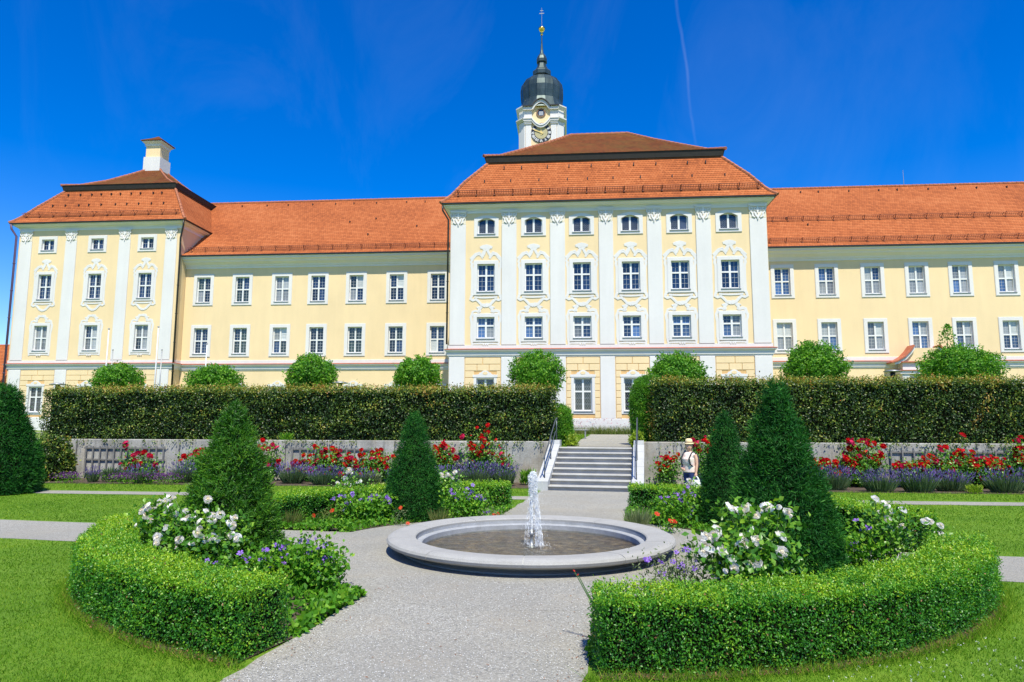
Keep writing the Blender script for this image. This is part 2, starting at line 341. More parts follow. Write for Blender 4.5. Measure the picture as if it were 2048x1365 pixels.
# ------------------------------------------------------------------ helpers
def link(name, data, parent=None, loc=None):
    o = bpy.data.objects.new(name, data); C.objects.link(o)
    if parent is not None: o.parent = parent
    if loc is not None: o.location = loc
    return o
def tag(o, label, cat, group=None):
    o['label'] = label; o['category'] = cat
    if group: o['group'] = group
    return o
def thing(name, label, cat, loc=(0, 0, 0), rz=0, group=None):
    o = link(name, None, None, loc); o.rotation_euler[2] = rz; o.empty_display_size = .2
    return tag(o, label, cat, group)
def kind(o, k): o['kind'] = k; return o
class MB:
    def __init__(s): s.v = []; s.f = []
    def add(s, vs, fs):
        b = len(s.v); s.v += [tuple(p) for p in vs]; s.f += [tuple(i+b for i in f) for f in fs]; return s
    def box(s, x0, x1, y0, y1, z0, z1):
        return s.add([(x0, y0, z0), (x1, y0, z0), (x1, y1, z0), (x0, y1, z0), (x0, y0, z1), (x1, y0, z1), (x1, y1, z1), (x0, y1, z1)],
                     [(0, 3, 2, 1), (4, 5, 6, 7), (0, 1, 5, 4), (1, 2, 6, 5), (2, 3, 7, 6), (3, 0, 4, 7)])
    def bbox(s, x0, x1, y0, y1, z0, z1, c):
        """box whose front (-Y) edges are bevelled by c"""
        vs = [(x0, y1, z0), (x1, y1, z0), (x1, y1, z1), (x0, y1, z1), (x0, y0+c, z0), (x1, y0+c, z0), (x1, y0+c, z1), (x0, y0+c, z1),
              (x0+c, y0, z0+c), (x1-c, y0, z0+c), (x1-c, y0, z1-c), (x0+c, y0, z1-c)]
        return s.add(vs, [(0, 3, 2, 1), (0, 1, 5, 4), (1, 2, 6, 5), (2, 3, 7, 6), (3, 0, 4, 7), (4, 5, 9, 8), (5, 6, 10, 9), (6, 7, 11, 10), (7, 4, 8, 11), (8, 9, 10, 11)])
    def prism_y(s, pts, y0, y1):
        """polygon in (x,z) extruded from y0 to y1"""
        n = len(pts)
        vs = [(x, y0, z) for x, z in pts]+[(x, y1, z) for x, z in pts]
        return s.add(vs, [tuple(range(n)), tuple(range(2*n-1, n-1, -1))]+[(i, i+n, (i+1) % n+n, (i+1) % n) for i in range(n)])
    def prism_x(s, pts, x0, x1):
        n = len(pts)
        vs = [(x0, y, z) for y, z in pts]+[(x1, y, z) for y, z in pts]
        return s.add(vs, [tuple(range(n)), tuple(range(2*n-1, n-1, -1))]+[(i, i+n, (i+1) % n+n, (i+1) % n) for i in range(n)])
    def prism_z(s, pts, z0, z1):
        n = len(pts)
        vs = [(x, y, z0) for x, y in pts]+[(x, y, z1) for x, y in pts]
        return s.add(vs, [tuple(range(n-1, -1, -1)), tuple(range(n, 2*n))]+[(i, (i+1) % n, (i+1) % n+n, i+n) for i in range(n)])
    def ring_y(s, outer, inner, y0, y1):
        """frame between two polygons of equal length in (x,z)"""
        n = len(outer)
        vs = [(x, y0, z) for x, z in outer]+[(x, y0, z) for x, z in inner]+[(x, y1, z) for x, z in outer]+[(x, y1, z) for x, z in inner]
        fs = []
        for i in range(n):
            j = (i+1) % n
            fs += [(i, j, n+j, n+i), (i, 2*n+i, 2*n+j, j), (n+i, n+j, 3*n+j, 3*n+i)]
        return s.add(vs, fs)
    def ribbon(s, pts, w, y0, y1):
        """band of width w along a polyline in (x,z), extruded y0..y1"""
        n = len(pts); L = []; R = []
        for i, p in enumerate(pts):
            a = pts[max(0, i-1)]; b = pts[min(n-1, i+1)]
            dx, dz = b[0]-a[0], b[1]-a[1]; l = math.hypot(dx, dz) or 1
            ww = w[i] if isinstance(w, (list, tuple)) else w
            L.append((p[0]-dz/l*ww/2, p[1]+dx/l*ww/2)); R.append((p[0]+dz/l*ww/2, p[1]-dx/l*ww/2))
        vs = []
        for i in range(n): vs += [(L[i][0], y0, L[i][1]), (R[i][0], y0, R[i][1]), (R[i][0], y1, R[i][1]), (L[i][0], y1, L[i][1])]
        fs = [(0, 1, 2, 3), (4*n-1, 4*n-2, 4*n-3, 4*n-4)]
        for i in range(n-1):
            a = 4*i; b = a+4
            for k in range(4): fs.append((a+k, b+k, b+(k+1) % 4, a+(k+1) % 4))
        return s.add(vs, fs)
    def tube(s, pts, r, n=6, cap=True):
        pts = [Vector(p) for p in pts]; k = len(pts); vs = []
        rr = r if isinstance(r, (list, tuple)) else [r]*k
        prev = None
        for i, p in enumerate(pts):
            d = (pts[min(k-1, i+1)]-pts[max(0, i-1)]).normalized()
            a = Vector((0, 0, 1)) if abs(d.z) < .9 else Vector((1, 0, 0))
            if prev is not None: a = prev
            u = (a-d*a.dot(d)).normalized(); w = d.cross(u); prev = u
            for j in range(n):
                t = 2*PI*j/n; vs.append(p+(u*math.cos(t)+w*math.sin(t))*rr[i])
        fs = []
        for i in range(k-1):
            for j in range(n): fs.append((i*n+j, i*n+(j+1) % n, (i+1)*n+(j+1) % n, (i+1)*n+j))
        if cap: fs += [tuple(range(n-1, -1, -1)), tuple(range((k-1)*n, k*n))]
        return s.add(vs, fs)
    def lathe(s, prof, c=(0, 0, 0), n=24, a0=0, a1=2*PI, phase=0, caps=False):
        full = abs(a1-a0-2*PI) < 1e-6; m_ = n if full else n+1; k = len(prof); vs = []
        for j in range(m_):
            t = phase+a0+(a1-a0)*j/n
            for r, z in prof: vs.append((c[0]+r*math.cos(t), c[1]+r*math.sin(t), c[2]+z))
        fs = []
        for j in range(n):
            jj = (j+1) % m_
            for i in range(k-1): fs.append((j*k+i, jj*k+i, jj*k+i+1, j*k+i+1))
        if caps and not full: fs += [tuple(range(k)), tuple(range((m_-1)*k+k-1, (m_-1)*k-1, -1))]
        return s.add(vs, fs)
    def sweep(s, prof, x0, x1, y0, y1, sides='fblr'):
        """profile of (outward offset, z) carried round a rectangle with mitred corners"""
        def ring(o): return [(x0-o, y0-o), (x1+o, y0-o), (x1+o, y1+o), (x0-o, y1+o)]
        vs = [];
        for o, z in prof: vs += [(x, y, z) for x, y in ring(o)]
        sd = {'f': 0, 'r': 1, 'b': 2, 'l': 3}; fs = []
        for i in range(len(prof)-1):
            for ch in sides:
                k = sd[ch]; fs.append((4*i+k, 4*i+(k+1) % 4, 4*i+4+(k+1) % 4, 4*i+4+k))
        return s.add(vs, fs)
    def mesh(s, name, mt, smooth=False):
        me = bpy.data.meshes.new(name); me.from_pydata(s.v, [], s.f); me.validate()
        bm = bmesh.new(); bm.from_mesh(me); bmesh.ops.recalc_face_normals(bm, faces=bm.faces); bm.to_mesh(me); bm.free()
        if mt: me.materials.append(MAT[mt])
        if smooth: me.polygons.foreach_set('use_smooth', [True]*len(me.polygons))
        return me
    def build(s, name, mt, parent=None, smooth=False, loc=None):
        return link(name, s.mesh(name, mt, smooth), parent, loc)
def np_mesh(name, V, F, mt, rnd=None, smooth=False):
    """mesh from numpy verts and quads/tris; rnd = one number per face"""
    me = bpy.data.meshes.new(name); k = F.shape[1]
    me.vertices.add(len(V)); me.vertices.foreach_set('co', np.ascontiguousarray(V, dtype=np.float32).ravel())
    me.loops.add(F.size); me.loops.foreach_set('vertex_index', np.ascontiguousarray(F, dtype=np.int32).ravel())
    me.polygons.add(len(F)); me.polygons.foreach_set('loop_start', np.arange(0, F.size, k, dtype=np.int32))
    me.polygons.foreach_set('loop_total', np.full(len(F), k, dtype=np.int32))
    if smooth: me.polygons.foreach_set('use_smooth', np.ones(len(F), dtype=bool))
    if rnd is not None:
        a = me.attributes.new('rnd', 'FLOAT', 'FACE'); a.data.foreach_set('value', np.ascontiguousarray(np.clip(rnd, 0, 1), dtype=np.float32))
    me.update(calc_edges=True); me.materials.append(MAT[mt])
    return me
def unit(a): return a/np.maximum(np.linalg.norm(a, axis=1, keepdims=True), 1e-9)
def leaves(name, P, D, L, W, rnd, mt, parent=None, fold=.25, spread=.6, up=0.0, flat=0.0):
    """one folded blade of two triangles per point, growing along D with scatter"""
    n = len(P); P = np.asarray(P, float)
    L = np.broadcast_to(np.asarray(L, float), (n,))[:, None]; W = np.broadcast_to(np.asarray(W, float), (n,))[:, None]
    d = unit(np.asarray(D, float)+RNG.normal(0, spread, (n, 3))+np.array([0, 0, up]))
    b = unit(np.cross(d, RNG.normal(0, 1, (n, 3)))); nn = np.cross(d, b)
    if flat:      # blades lying along the surface, their faces turned outwards
        f_ = RNG.uniform(0, 1, n) < flat; q = unit(np.asarray(D, float)+RNG.normal(0, spread*.75, (n, 3)))
        d2 = unit(np.cross(q, RNG.normal(0, 1, (n, 3)))+np.array([0, 0, up])*.8); b2 = unit(np.cross(q, d2)); n2 = np.cross(d2, b2)
        d = np.where(f_[:, None], d2, d); b = np.where(f_[:, None], b2, b); nn = np.where(f_[:, None], n2, nn)
    V = np.empty((n, 4, 3)); V[:, 0] = P; mid = P+d*L*.5+nn*W*fold
    V[:, 1] = mid+b*W*.5; V[:, 2] = P+d*L; V[:, 3] = mid-b*W*.5
    i = np.arange(n)[:, None]*4
    F = np.concatenate([i+np.array([0, 1, 2]), i+np.array([0, 2, 3])], 1).reshape(-1, 3)
    return kind(link(name, np_mesh(name, V.reshape(-1, 3), F, mt, np.repeat(rnd, 2)), parent), 'stuff')
def blades(name, P, H, W, lean, rnd, mt, parent=None):
    """upright grass blades, one triangle each"""
    n = len(P); a = RNG.uniform(0, 2*PI, n); s = np.stack([np.cos(a), np.sin(a), np.zeros(n)], 1)
    t = RNG.normal(0, 1, (n, 3)); t[:, 2] = 0
    V = np.empty((n, 3, 3)); V[:, 0] = P-s*np.asarray(W)[..., None]/2; V[:, 1] = P+s*np.asarray(W)[..., None]/2
    V[:, 2] = P+np.array([0, 0, 1])*np.asarray(H)[:, None]+t*(lean*np.asarray(H))[:, None]
    return link(name, np_mesh(name, V.reshape(-1, 3), np.arange(3*n).reshape(n, 3), mt, rnd), parent)
def lump(P, f, seed=0):
    """smooth pseudo noise in -1..1"""
    r = np.random.default_rng(seed); o = np.zeros(len(P))
    for k in range(5):
        w = r.normal(0, 1, 3)*f*(1+.5*k); o += np.sin(P@w+r.uniform(0, 6.28))/(1+.4*k)
    return o/2.6
# garden frame
GC = np.array([-.7, 11.95]); GA = math.radians(6.5)
cross = np.array([math.cos(GA), -math.sin(GA)]); axis = np.array([math.sin(GA), math.cos(GA)])
def gw(c, b): return GC+cross*c+axis*b
def gpt(c, b, z=0):
    p = gw(c, b); return (p[0], p[1], z)
def tz(y): return 1.3+max(0, min(1, (y-25.5)/17.5))*.25
def copy_tree(src, parent=None, loc=None):
    o = src.copy(); C.objects.link(o); o.parent = parent
    if loc is not None: o.location = loc
    for ch in KIDS.get(src.name, []): copy_tree(ch, o)
    return o
KIDS = {}

# ------------------------------------------------------------------ ground, paths
def sheet(name, polys, z, mt):
    mb = MB()
    for k, p in enumerate(polys): mb.add([(x, y, z if len(q) == 0 else q[0]) for x, y, *q in p], [tuple(range(len(p)))])
    o = mb.build(name, mt); return kind(o, 'structure')
sheet('lawn', [[(-900, -300), (900, -300), (900, 1500), (-900, 1500)]], 0, 'lawn')
def wob_strip(p0, p1, hw, n, amp, seed):
    r = random.Random(seed); p0 = np.array(p0); p1 = np.array(p1); d = (p1-p0)/np.linalg.norm(p1-p0); q = np.array([-d[1], d[0]])
    A = []; B = []
    for i in range(n+1):
        c = p0+(p1-p0)*i/n
        A.append(tuple(c+q*(hw+r.uniform(-amp, amp)))); B.append(tuple(c-q*(hw+r.uniform(-amp, amp))))
    return [[B[i], B[i+1], A[i+1], A[i]] for i in range(n)]
sheet('gravel_cross_path', wob_strip(gw(-60, 0), gw(60, 0), 1.02, 240, .025, 1), .004, 'gravel')
sheet('gravel_back_path', wob_strip((-70, 20.35), (70, 19.85), .42, 260, .02, 2), .0055, 'gravel')
sheet('gravel_axis_path', wob_strip(gw(0, -30), gw(0, 10.55), 1.45, 160, .03, 3), .007, 'gravel')
ringp = [tuple(gw(3.9*math.cos(2*PI*i/96), 3.9*math.sin(2*PI*i/96))) for i in range(96)]
sheet('gravel_circle', [ringp], .0085, 'gravel')
# terrace behind the wall
tp = MB()
ys = [25.52, 30, 36, 43, 120]
for a, b in zip(ys[:-1], ys[1:]): tp.add([(-160, a, tz(a)), (160, a, tz(a)), (160, b, tz(b)), (-160, b, tz(b))], [(0, 1, 2, 3)])
kind(tp.build('terrace_ground', 'terrace_grass'), 'structure')
pp = MB()
for a, b in zip([25.5, 28, 32, 36], [28, 32, 36, 40.9]):
    def cx(y): return .98+.085*(y-25.5)
    wa, wb = 1.18, 1.2
    pp.add([(cx(a)-wa, a, tz(a)+.008), (cx(a)+wa, a, tz(a)+.008), (cx(b)+wb, b, tz(b)+.008), (cx(b)-wb, b, tz(b)+.008)], [(0, 1, 2, 3)])
pp.add([(-40, 40.9, tz(40.9)+.006), (60, 40.9, tz(40.9)+.006), (60, 41.9, tz(41.9)+.006), (-40, 41.9, tz(41.9)+.006)], [(0, 1, 2, 3)])
kind(pp.build('gravel_terrace_path', 'gravel'), 'structure')

# ------------------------------------------------------------------ buildings
def facade(mb, x0, x1, z0, z1, y, holes, depth=.28):
    """front wall with rectangular openings and their reveals"""
    xs = sorted({x0, x1, *[h[0] for h in holes], *[h[1] for h in holes]}); zs = sorted({z0, z1, *[h[2] for h in holes], *[h[3] for h in holes]})
    for i in range(len(xs)-1):
        for j in range(len(zs)-1):
            cx_, cz_ = (xs[i]+xs[i+1])/2, (zs[j]+zs[j+1])/2
            if any(h[0] < cx_ < h[1] and h[2] < cz_ < h[3] for h in holes): continue
            mb.add([(xs[i], y, zs[j]), (xs[i+1], y, zs[j]), (xs[i+1], y, zs[j+1]), (xs[i], y, zs[j+1])], [(0, 1, 2, 3)])
def mirror(pts): return [(-x, z) for x, z in reversed(pts)]
def arc(cx, cz, r, a0, a1, n=10, rz=None):
    rz = rz or r
    return [(cx+r*math.cos(math.radians(a0+(a1-a0)*i/n)), cz+rz*math.sin(math.radians(a0+(a1-a0)*i/n))) for i in range(n+1)]
def spiral(cx, cz, r0, r1, a0, a1, n=14):
    return [(cx+(r0+(r1-r0)*i/n)*math.cos(math.radians(a0+(a1-a0)*i/n)), cz+(r0+(r1-r0)*i/n)*math.sin(math.radians(a0+(a1-a0)*i/n))) for i in range(n+1)]
WIN = {}
def window_kind(key, w, h, trans, arch=0, bars=(2, 3), sur=.21, lattice=None, top_bars=True, ornament=None, crest=False):
    """meshes of one window type; origin = middle of the opening's lower edge in the wall plane"""
    d = {}; hw = w/2; yb = .13   # sash plane behind the wall face
    sash = MB(); fw_ = .075
    sash.box(-hw, -hw+fw_, yb, yb+.09, 0, h); sash.box(hw-fw_, hw, yb, yb+.09, 0, h)
    sash.box(-hw+fw_, hw-fw_, yb, yb+.09, 0, fw_); sash.box(-hw+fw_, hw-fw_, yb, yb+.09, h-fw_, h)
    sash.box(-.06, .06, yb-.015, yb+.08, fw_, h-fw_)
    lights = []
    zs = [(fw_, h-fw_)] if not trans else [(fw_, trans-.05), (trans+.05, h-fw_)]
    if trans:
        for s_ in (-1, 1): sash.box(min(s_*.06, s_*(hw-fw_)), max(s_*.06, s_*(hw-fw_)), yb-.01, yb+.08, trans-.05, trans+.05)
    for s_ in (-1, 1):
        for (a, b) in zs:
            l, r = (.06, hw-fw_) if s_ > 0 else (-hw+fw_, -.06)
            lights.append((l, r, a, b))
            if not lattice:
                nx, nz = bars
                if trans and a > trans and not top_bars: nz = 1
                elif trans and a > trans: nz = max(1, round(nz*(b-a)/(zs[0][1]-zs[0][0])))
                for i in range(1, nx): x = l+(r-l)*i/nx; sash.box(x-.0045, x+.0045, yb+.04, yb+.062, a, b)
                for i in range(1, nz): z = a+(b-a)*i/nz; sash.box(l, r, yb+.042, yb+.06, z-.0045, z+.0045)
    d['sash'] = sash.mesh('window', 'white_paint')
    d['panes'] = []
    for (l, r, a, b) in lights:
        p = MB(); p.box(l-.01, r+.01, yb+.05, yb+.058, a-.01, b+.01); d['panes'].append([p, l, r, a, b])
    if lattice:
        la = MB()
        for (l, r, a, b) in lights:
            top = a+(b-a)*(.72 if lattice == 'hex' else 1)
            if lattice == 'hex':
                sx = (r-l)/3; nz = max(2, round((top-a)/(sx*.9))); sz = (top-a)/nz
                for i in range(nz):
                    for j in range(3):
                        cx_, cz_ = l+(j+.5)*sx, a+(i+.5)*sz
                        q = [(cx_+sx*.47*math.cos(t), cz_+sz*.5*math.sin(t)) for t in [PI/6+k*PI/3 for k in range(6)]]
                        la.ring_y(q, [(cx_+(x-cx_)*.84, cz_+(z-cz_)*.84) for x, z in q], yb+.036, yb+.05)
            else:
                sx = (r-l)/3; nz = max(2, round((b-a)/(sx*1.5))); sz = (b-a)/nz
                for i in range(nz):
                    for j in range(3):
                        cx_, cz_ = l+(j+.5)*sx, a+(i+.5)*sz
                        q = [(cx_-sx/2, cz_), (cx_, cz_-sz/2), (cx_+sx/2, cz_), (cx_, cz_+sz/2)]
                        la.ring_y(q, [(cx_+(x-cx_)*.86, cz_+(z-cz_)*.86) for x, z in q], yb+.036, yb+.05)
                for z in (a+(b-a)*.33, a+(b-a)*.67): la.box(l, r, yb+.03, yb+.034, z-.013, z+.013)
        d['lattice'] = la.mesh('lattice', 'zinc')
    # surround
    su = MB()
    if arch:
        n = 10; inner = [(-hw, 0), (hw, 0)]+[(hw-w*i/n, h-arch+arch*math.sin(PI*(i/n)) ) for i in range(n+1)]
        o_ = hw+sur; outer = [(-o_, -sur*.85), (o_, -sur*.85)]+[(o_-2*o_*i/n, h-arch*.9+sur*.75+arch*math.sin(PI*(i/n))*.9) for i in range(n+1)]
        su.ring_y(outer, inner, -.05, .02)
        back = [(-hw-.02, h-arch-.05), (-hw-.02, h+.05), (hw+.02, h+.05), (hw+.02, h-arch-.05)]
        for s_ in (0, 1):     # spandrels that close the square opening behind the arch
            pts = [(hw-w*i/n, h-arch+arch*math.sin(PI*(i/n))) for i in range(n//2+1)]
            pts = pts+[(0, h+.03), (hw+.03, h+.03), (hw+.03, h-arch)]
            if s_: pts = mirror(pts)
            su.prism_y(pts, .025, .2)
    else:
        su.ring_y([(-hw-sur, -sur), (hw+sur, -sur), (hw+sur, h+sur*.95), (-hw-sur, h+sur*.95)], [(-hw, 0), (hw, 0), (hw, h), (-hw, h)], -.055, .02)
        su.ring_y([(-hw-sur-.03, -sur-.03), (hw+sur+.03, -sur-.03), (hw+sur+.03, h+sur*.95+.03), (-hw-sur-.03, h+sur*.95+.03)], [(-hw-sur+.05, -sur+.05), (hw+sur-.05, -sur+.05), (hw+sur-.05, h+sur*.95-.05), (-hw-sur+.05, h+sur*.95-.05)], -.038, .015)
    if crest:
        ct = h+sur*.95
        pr = [(-hw-sur-.06, ct-.1), (hw+sur+.06, ct-.1), (hw+sur+.06, ct+.05), (hw*.75, ct+.08), (hw*.6, ct+.2)]+arc(0, ct+.13, hw*.5, 20, 160, 10, .2)+[(-hw*.6, ct+.2), (-hw*.75, ct+.08), (-hw-sur-.06, ct+.05)]
        su.prism_y(pr, -.078, -.02)
    d['surround'] = su.mesh('surround', 'white_stucco')
    si = MB(); si.box(-hw-.04, hw+.04, -.10, .12, -.055, -.012); d['sill'] = si.mesh('sill', 'zinc')
    if crest:
        ey = MB(); ct = h+sur*.95; ey.prism_y(arc(0, ct+.15, .16, 0, 360, 12, .1)[:-1], -.09, -.079); d['boss'] = ey.mesh('boss', 'yellow_stucco')
    a, b, c_, e_, yy = -hw, hw, 0, h, .28; rv = MB()
    rv.add([(a, 0, c_), (b, 0, c_), (b, 0, e_), (a, 0, e_), (a, yy, c_), (b, yy, c_), (b, yy, e_), (a, yy, e_)], [(0, 1, 5, 4), (1, 2, 6, 5), (2, 3, 7, 6), (3, 0, 4, 7), (4, 5, 6, 7)])
    d['reveal'] = rv.mesh('reveal', 'grey_stucco')
    if ornament: d['ornament'] = ornament(w, h, sur).mesh('ornament', 'white_stucco')
    WIN[key] = d
def orn_tall(w, h, sur):
    """shell-crested frame with side bands and a hanging apron"""
    o = MB(); hw = w/2+sur; t = h+sur
    k = [0]
    def rb(p, wd):
        y = -.018-.0012*k[0]; k[0] += 1
        o.ribbon(p, wd, y, .01)
    def both(p, wd): rb(p, wd); rb(mirror(p), wd)
    both([(hw+.10, -sur+.02), (hw+.09, h*.4), (hw+.10, h*.8), (hw+.16, h*.92), (hw+.12, h+.02), (hw+.2, h+.12), (hw+.12, t+.08), (hw-.05, t+.3)], [.16, .15, .15, .17, .17, .16, .18, .2])
    both([(hw+.26, t+.12), (hw+.1, t+.22), (hw-.12, t+.42), (hw-.34, t+.5), (hw-.5, t+.3), (hw-.56, t+.13)], [.05, .14, .22, .24, .2, .12])
    both([(hw-.5, t+.28), (hw-.62, t+.5), (hw-.72, t+.72), (.26, t+.8), (0, t+.84)], [.14, .17, .22, .24, .24])
    rb([(-.4, t+.86), (-.2, t+.93), (0, t+.96), (.2, t+.93), (.4, t+.86)], [.16, .22, .24, .22, .16])
    both(spiral(hw-.3, t+.44, .15, .03, 200, -160), .06)
    both([(hw+.10, -sur+.05), (hw+.16, -sur-.12), (hw+.2, -sur-.26), (hw+.06, -sur-.34), (hw-.16, -sur-.28), (hw-.32, -sur-.42), (hw-.5, -sur-.62), (hw-.72, -sur-.72), (0, -sur-.74)], [.17, .18, .16, .16, .17, .18, .18, .17, .16])
    both([(hw-.04, -sur-.13), (hw-.4, -sur-.17), (0, -sur-.18)], [.12, .11, .11])
    return o
def orn_low(w, h, sur):
    o = MB(); hw = w/2+sur; t = h+sur; k = [0]
    def rb(p, wd):
        y = -.018-.0012*k[0]; k[0] += 1
        o.ribbon(p, wd, y, .01)
    def both(p, wd): rb(p, wd); rb(mirror(p), wd)
    both([(hw+.08, -sur-.12), (hw+.09, 0), (hw+.09, h*.7), (hw+.15, h*.86), (hw+.17, h), (hw+.1, t-.05), (hw+.06, t+.14), (hw-.14, t+.2), (hw-.36, t+.1)], [.12, .14, .14, .16, .17, .17, .2, .22, .12])
    both([(hw-.36, t+.14), (hw-.38, t+.32), (hw-.5, t+.47), (.3, t+.56), (0, t+.59)], [.16, .2, .22, .22, .22])
    both([(hw-.2, t+.38), (hw-.34, t+.44), (hw-.46, t+.38)], [.05, .1, .12])
    both(spiral(hw-.42, t+.16, .12, .03, 90, -200), .05)
    both([(hw+.12, -sur-.2), (hw+.04, -sur-.14), (hw-.1, -sur-.12), (.3, -sur-.11), (0, -sur-.11)], [.07, .12, .1, .1, .1])
    for x in (-.14, 0, .14): o.box(x-.04, x+.04, -.075, 0, -sur-.24, -sur-.16)
    return o
window_kind('mid_top', 1.13, 1.04, 0, arch=.2, lattice='hex', sur=.24)
window_kind('mid_tall', 1.14, 1.82, 1.07, bars=(2, 3), sur=.22, ornament=orn_tall)
window_kind('mid_low', 1.14, 1.38, .83, bars=(2, 3), sur=.22, ornament=orn_low)
window_kind('ground', 1.13, 2.06, 1.22, lattice='diamond', sur=.17, crest=True)
window_kind('wing', 1.17, 2.10, 1.06, bars=(2, 4), sur=.25)
window_kind('lpav_top', 1.10, .92, 0, bars=(2, 2), sur=.24)
window_kind('lpav_tall', 1.14, 2.08, 1.05, bars=(2, 3), sur=.22, ornament=orn_tall)
window_kind('lpav_low', 1.14, 2.04, 1.02, bars=(2, 3), sur=.22, ornament=orn_low)
PANE = {}
def pane_mesh(key, i, glassname):
    k = (key, i, glassname)
    if k not in PANE: PANE[k] = WIN[key]['panes'][i][0].mesh('pane', glassname)
    return PANE[k]
wr = random.Random(5)
def place_window(bld, key, x, z, y, pool):
    d = WIN[key]
    wdw = link('window', d['sash'], bld, (x, y, z))
    g = wr.choice(pool)
    for i in range(len(d['panes'])):
        gi = g
        if wr.random() < .4: gi = wr.choice(pool)
        p = link('pane', pane_mesh(key, i, gi), wdw)
        p.rotation_euler = (wr.uniform(-.004, .004), 0, wr.uniform(-.004, .004))
    link('surround', d['surround'], wdw); link('sill', d['sill'], wdw); link('reveal', d['reveal'], wdw)
    for q in ('lattice', 'ornament', 'boss'):
        if q in d: link(q, d[q], wdw)
    return wdw
def capital():
    o = MB(); k = [0]
    o.box(-.55, .55, -.14, .02, .80, .88); o.box(-.5, .5, -.11, .02, .73, .797)
    def rb(p, wd):
        y = -.085-.003*k[0]; k[0] += 1; o.ribbon(p, wd, y, .01)
    for p in (spiral(.36, .6, .17, .03, 90, -330), spiral(.1, .56, .1, .02, 90, -300)): rb(p, .055); rb(mirror(p), .055)
    rb([(0, .74), (0, .52), (0, .3)], [.1, .13, .05])
    for s_ in (-1, 1):
        rb([(s_*.42, .42), (s_*.3, .3), (s_*.3, .12), (s_*.16, .02)], [.05, .09, .09, .04]); rb([(s_*.2, .4), (s_*.12, .2), (0, .02), (0, -.12)], [.06, .1, .09, .05])
    return o.mesh('capital', 'grey_stucco')
CAP = capital()
BLOCKM = {}
def rustic(bld, x0, x1, z0, z1, y, hole, rows, seed):
    """ochre joints with separate plastered blocks, leaving the window free"""
    j = MB(); h = (z1-z0)/rows; back = y-.012
    hx0, hx1, hz0, hz1 = hole
    def strip(a, b, c, d):
        if b-a > .02 and d-c > .02: j.box(a, b, back, y+.0, c, d)
    strip(x0, hx0, z0, z1); strip(hx1, x1, z0, z1); strip(hx0, hx1, z0, hz0); strip(hx0, hx1, hz1, z1)
    j.build('joint_bed', 'joint_ochre', bld)
    r = random.Random(seed); g = .016
    for i in range(rows):
        a, b = z0+i*h, z0+(i+1)*h; w = x1-x0; cuts = [x0+w*.34, x0+w*.68] if i % 2 else [x0+w*.5]
        segs = []
        xs = [x0]+cuts+[x1]
        for l, rr_ in zip(xs[:-1], xs[1:]):
            if b <= hz0+.02 or a >= hz1-.02: segs.append((l, rr_))
            else:
                if l < hx0: segs.append((l, min(rr_, hx0)))
                if rr_ > hx1: segs.append((max(l, hx1), rr_))
        for l, rr_ in segs:
            if rr_-l < .1: continue
            key = (round(rr_-l, 2), round(b-a, 3))
            if key not in BLOCKM: BLOCKM[key] = MB().bbox(-key[0]/2+g, key[0]/2-g, -.035, 0, -key[1]/2+g, key[1]/2-g, .012).mesh('plaster_block', 'yellow_stucco')
            link('plaster_block', BLOCKM[key], bld, ((l+rr_)/2, y-.012, (a+b)/2))
def snow_guard(bld, x0, x1, y, z, slope, step=1.25):
    g = MB(); up_ = Vector((0, -math.sin(slope), math.cos(slope)))
    for k in (.06, .2, .34):
        p = Vector((0, y, z))+up_*k; g.box(x0, x1, p.y-.012, p.y+.012, p.z-.014, p.z+.014)
    x = x0+.1
    while x < x1:
        a = Vector((x, y, z))+up_*.05; b = Vector((x, y, z))+up_*.35; g.tube([a, b], .011, 4, False); x += .16
    x = x0+.3
    while x < x1:
        a = Vector((x, y, z-.03)); b = a+up_*.42; g.tube([a, b], .02, 4); c = Vector((x, y+.4*math.cos(slope), z+.4*math.sin(slope)+.02)); g.tube([b, c], .02, 4)
        g.box(x-.05, x+.05, y-.18, y-.05, z-.12, z-.05); x += step
    return kind(g.build('snow_guard', 'rust_iron', bld), 'stuff')
def hip_cap(mb, pts, r=.11):
    """overlapping ridge tiles along a line"""
    pts = [Vector(p) for p in pts]
    for a, b in zip(pts[:-1], pts[1:]):
        L = (b-a).length; n = max(1, int(L/.36)); d = (b-a)/n
        for i in range(n):
            p = a+d*i; mb.tube([p-d*.08, p+d*1.02], [r*1.08, r*.86], 6, True)
def pipe(bld, pts, r, mt='downpipe_violet', name='downpipe'):
    o = MB(); o.tube(pts, r, 8)
    for a, b in zip(pts[:-1], pts[1:]):
        a, b = Vector(a), Vector(b)
        if abs((b-a).normalized().z) > .95:
            n = int((b-a).length/2.5)
            for i in range(1, n+1): p = a+(b-a)*i/(n+1); o.tube([p-Vector((0, 0, .03)), p+Vector((0, 0, .03))], r*1.35, 8)
    return o.build(name, mt, bld, True)

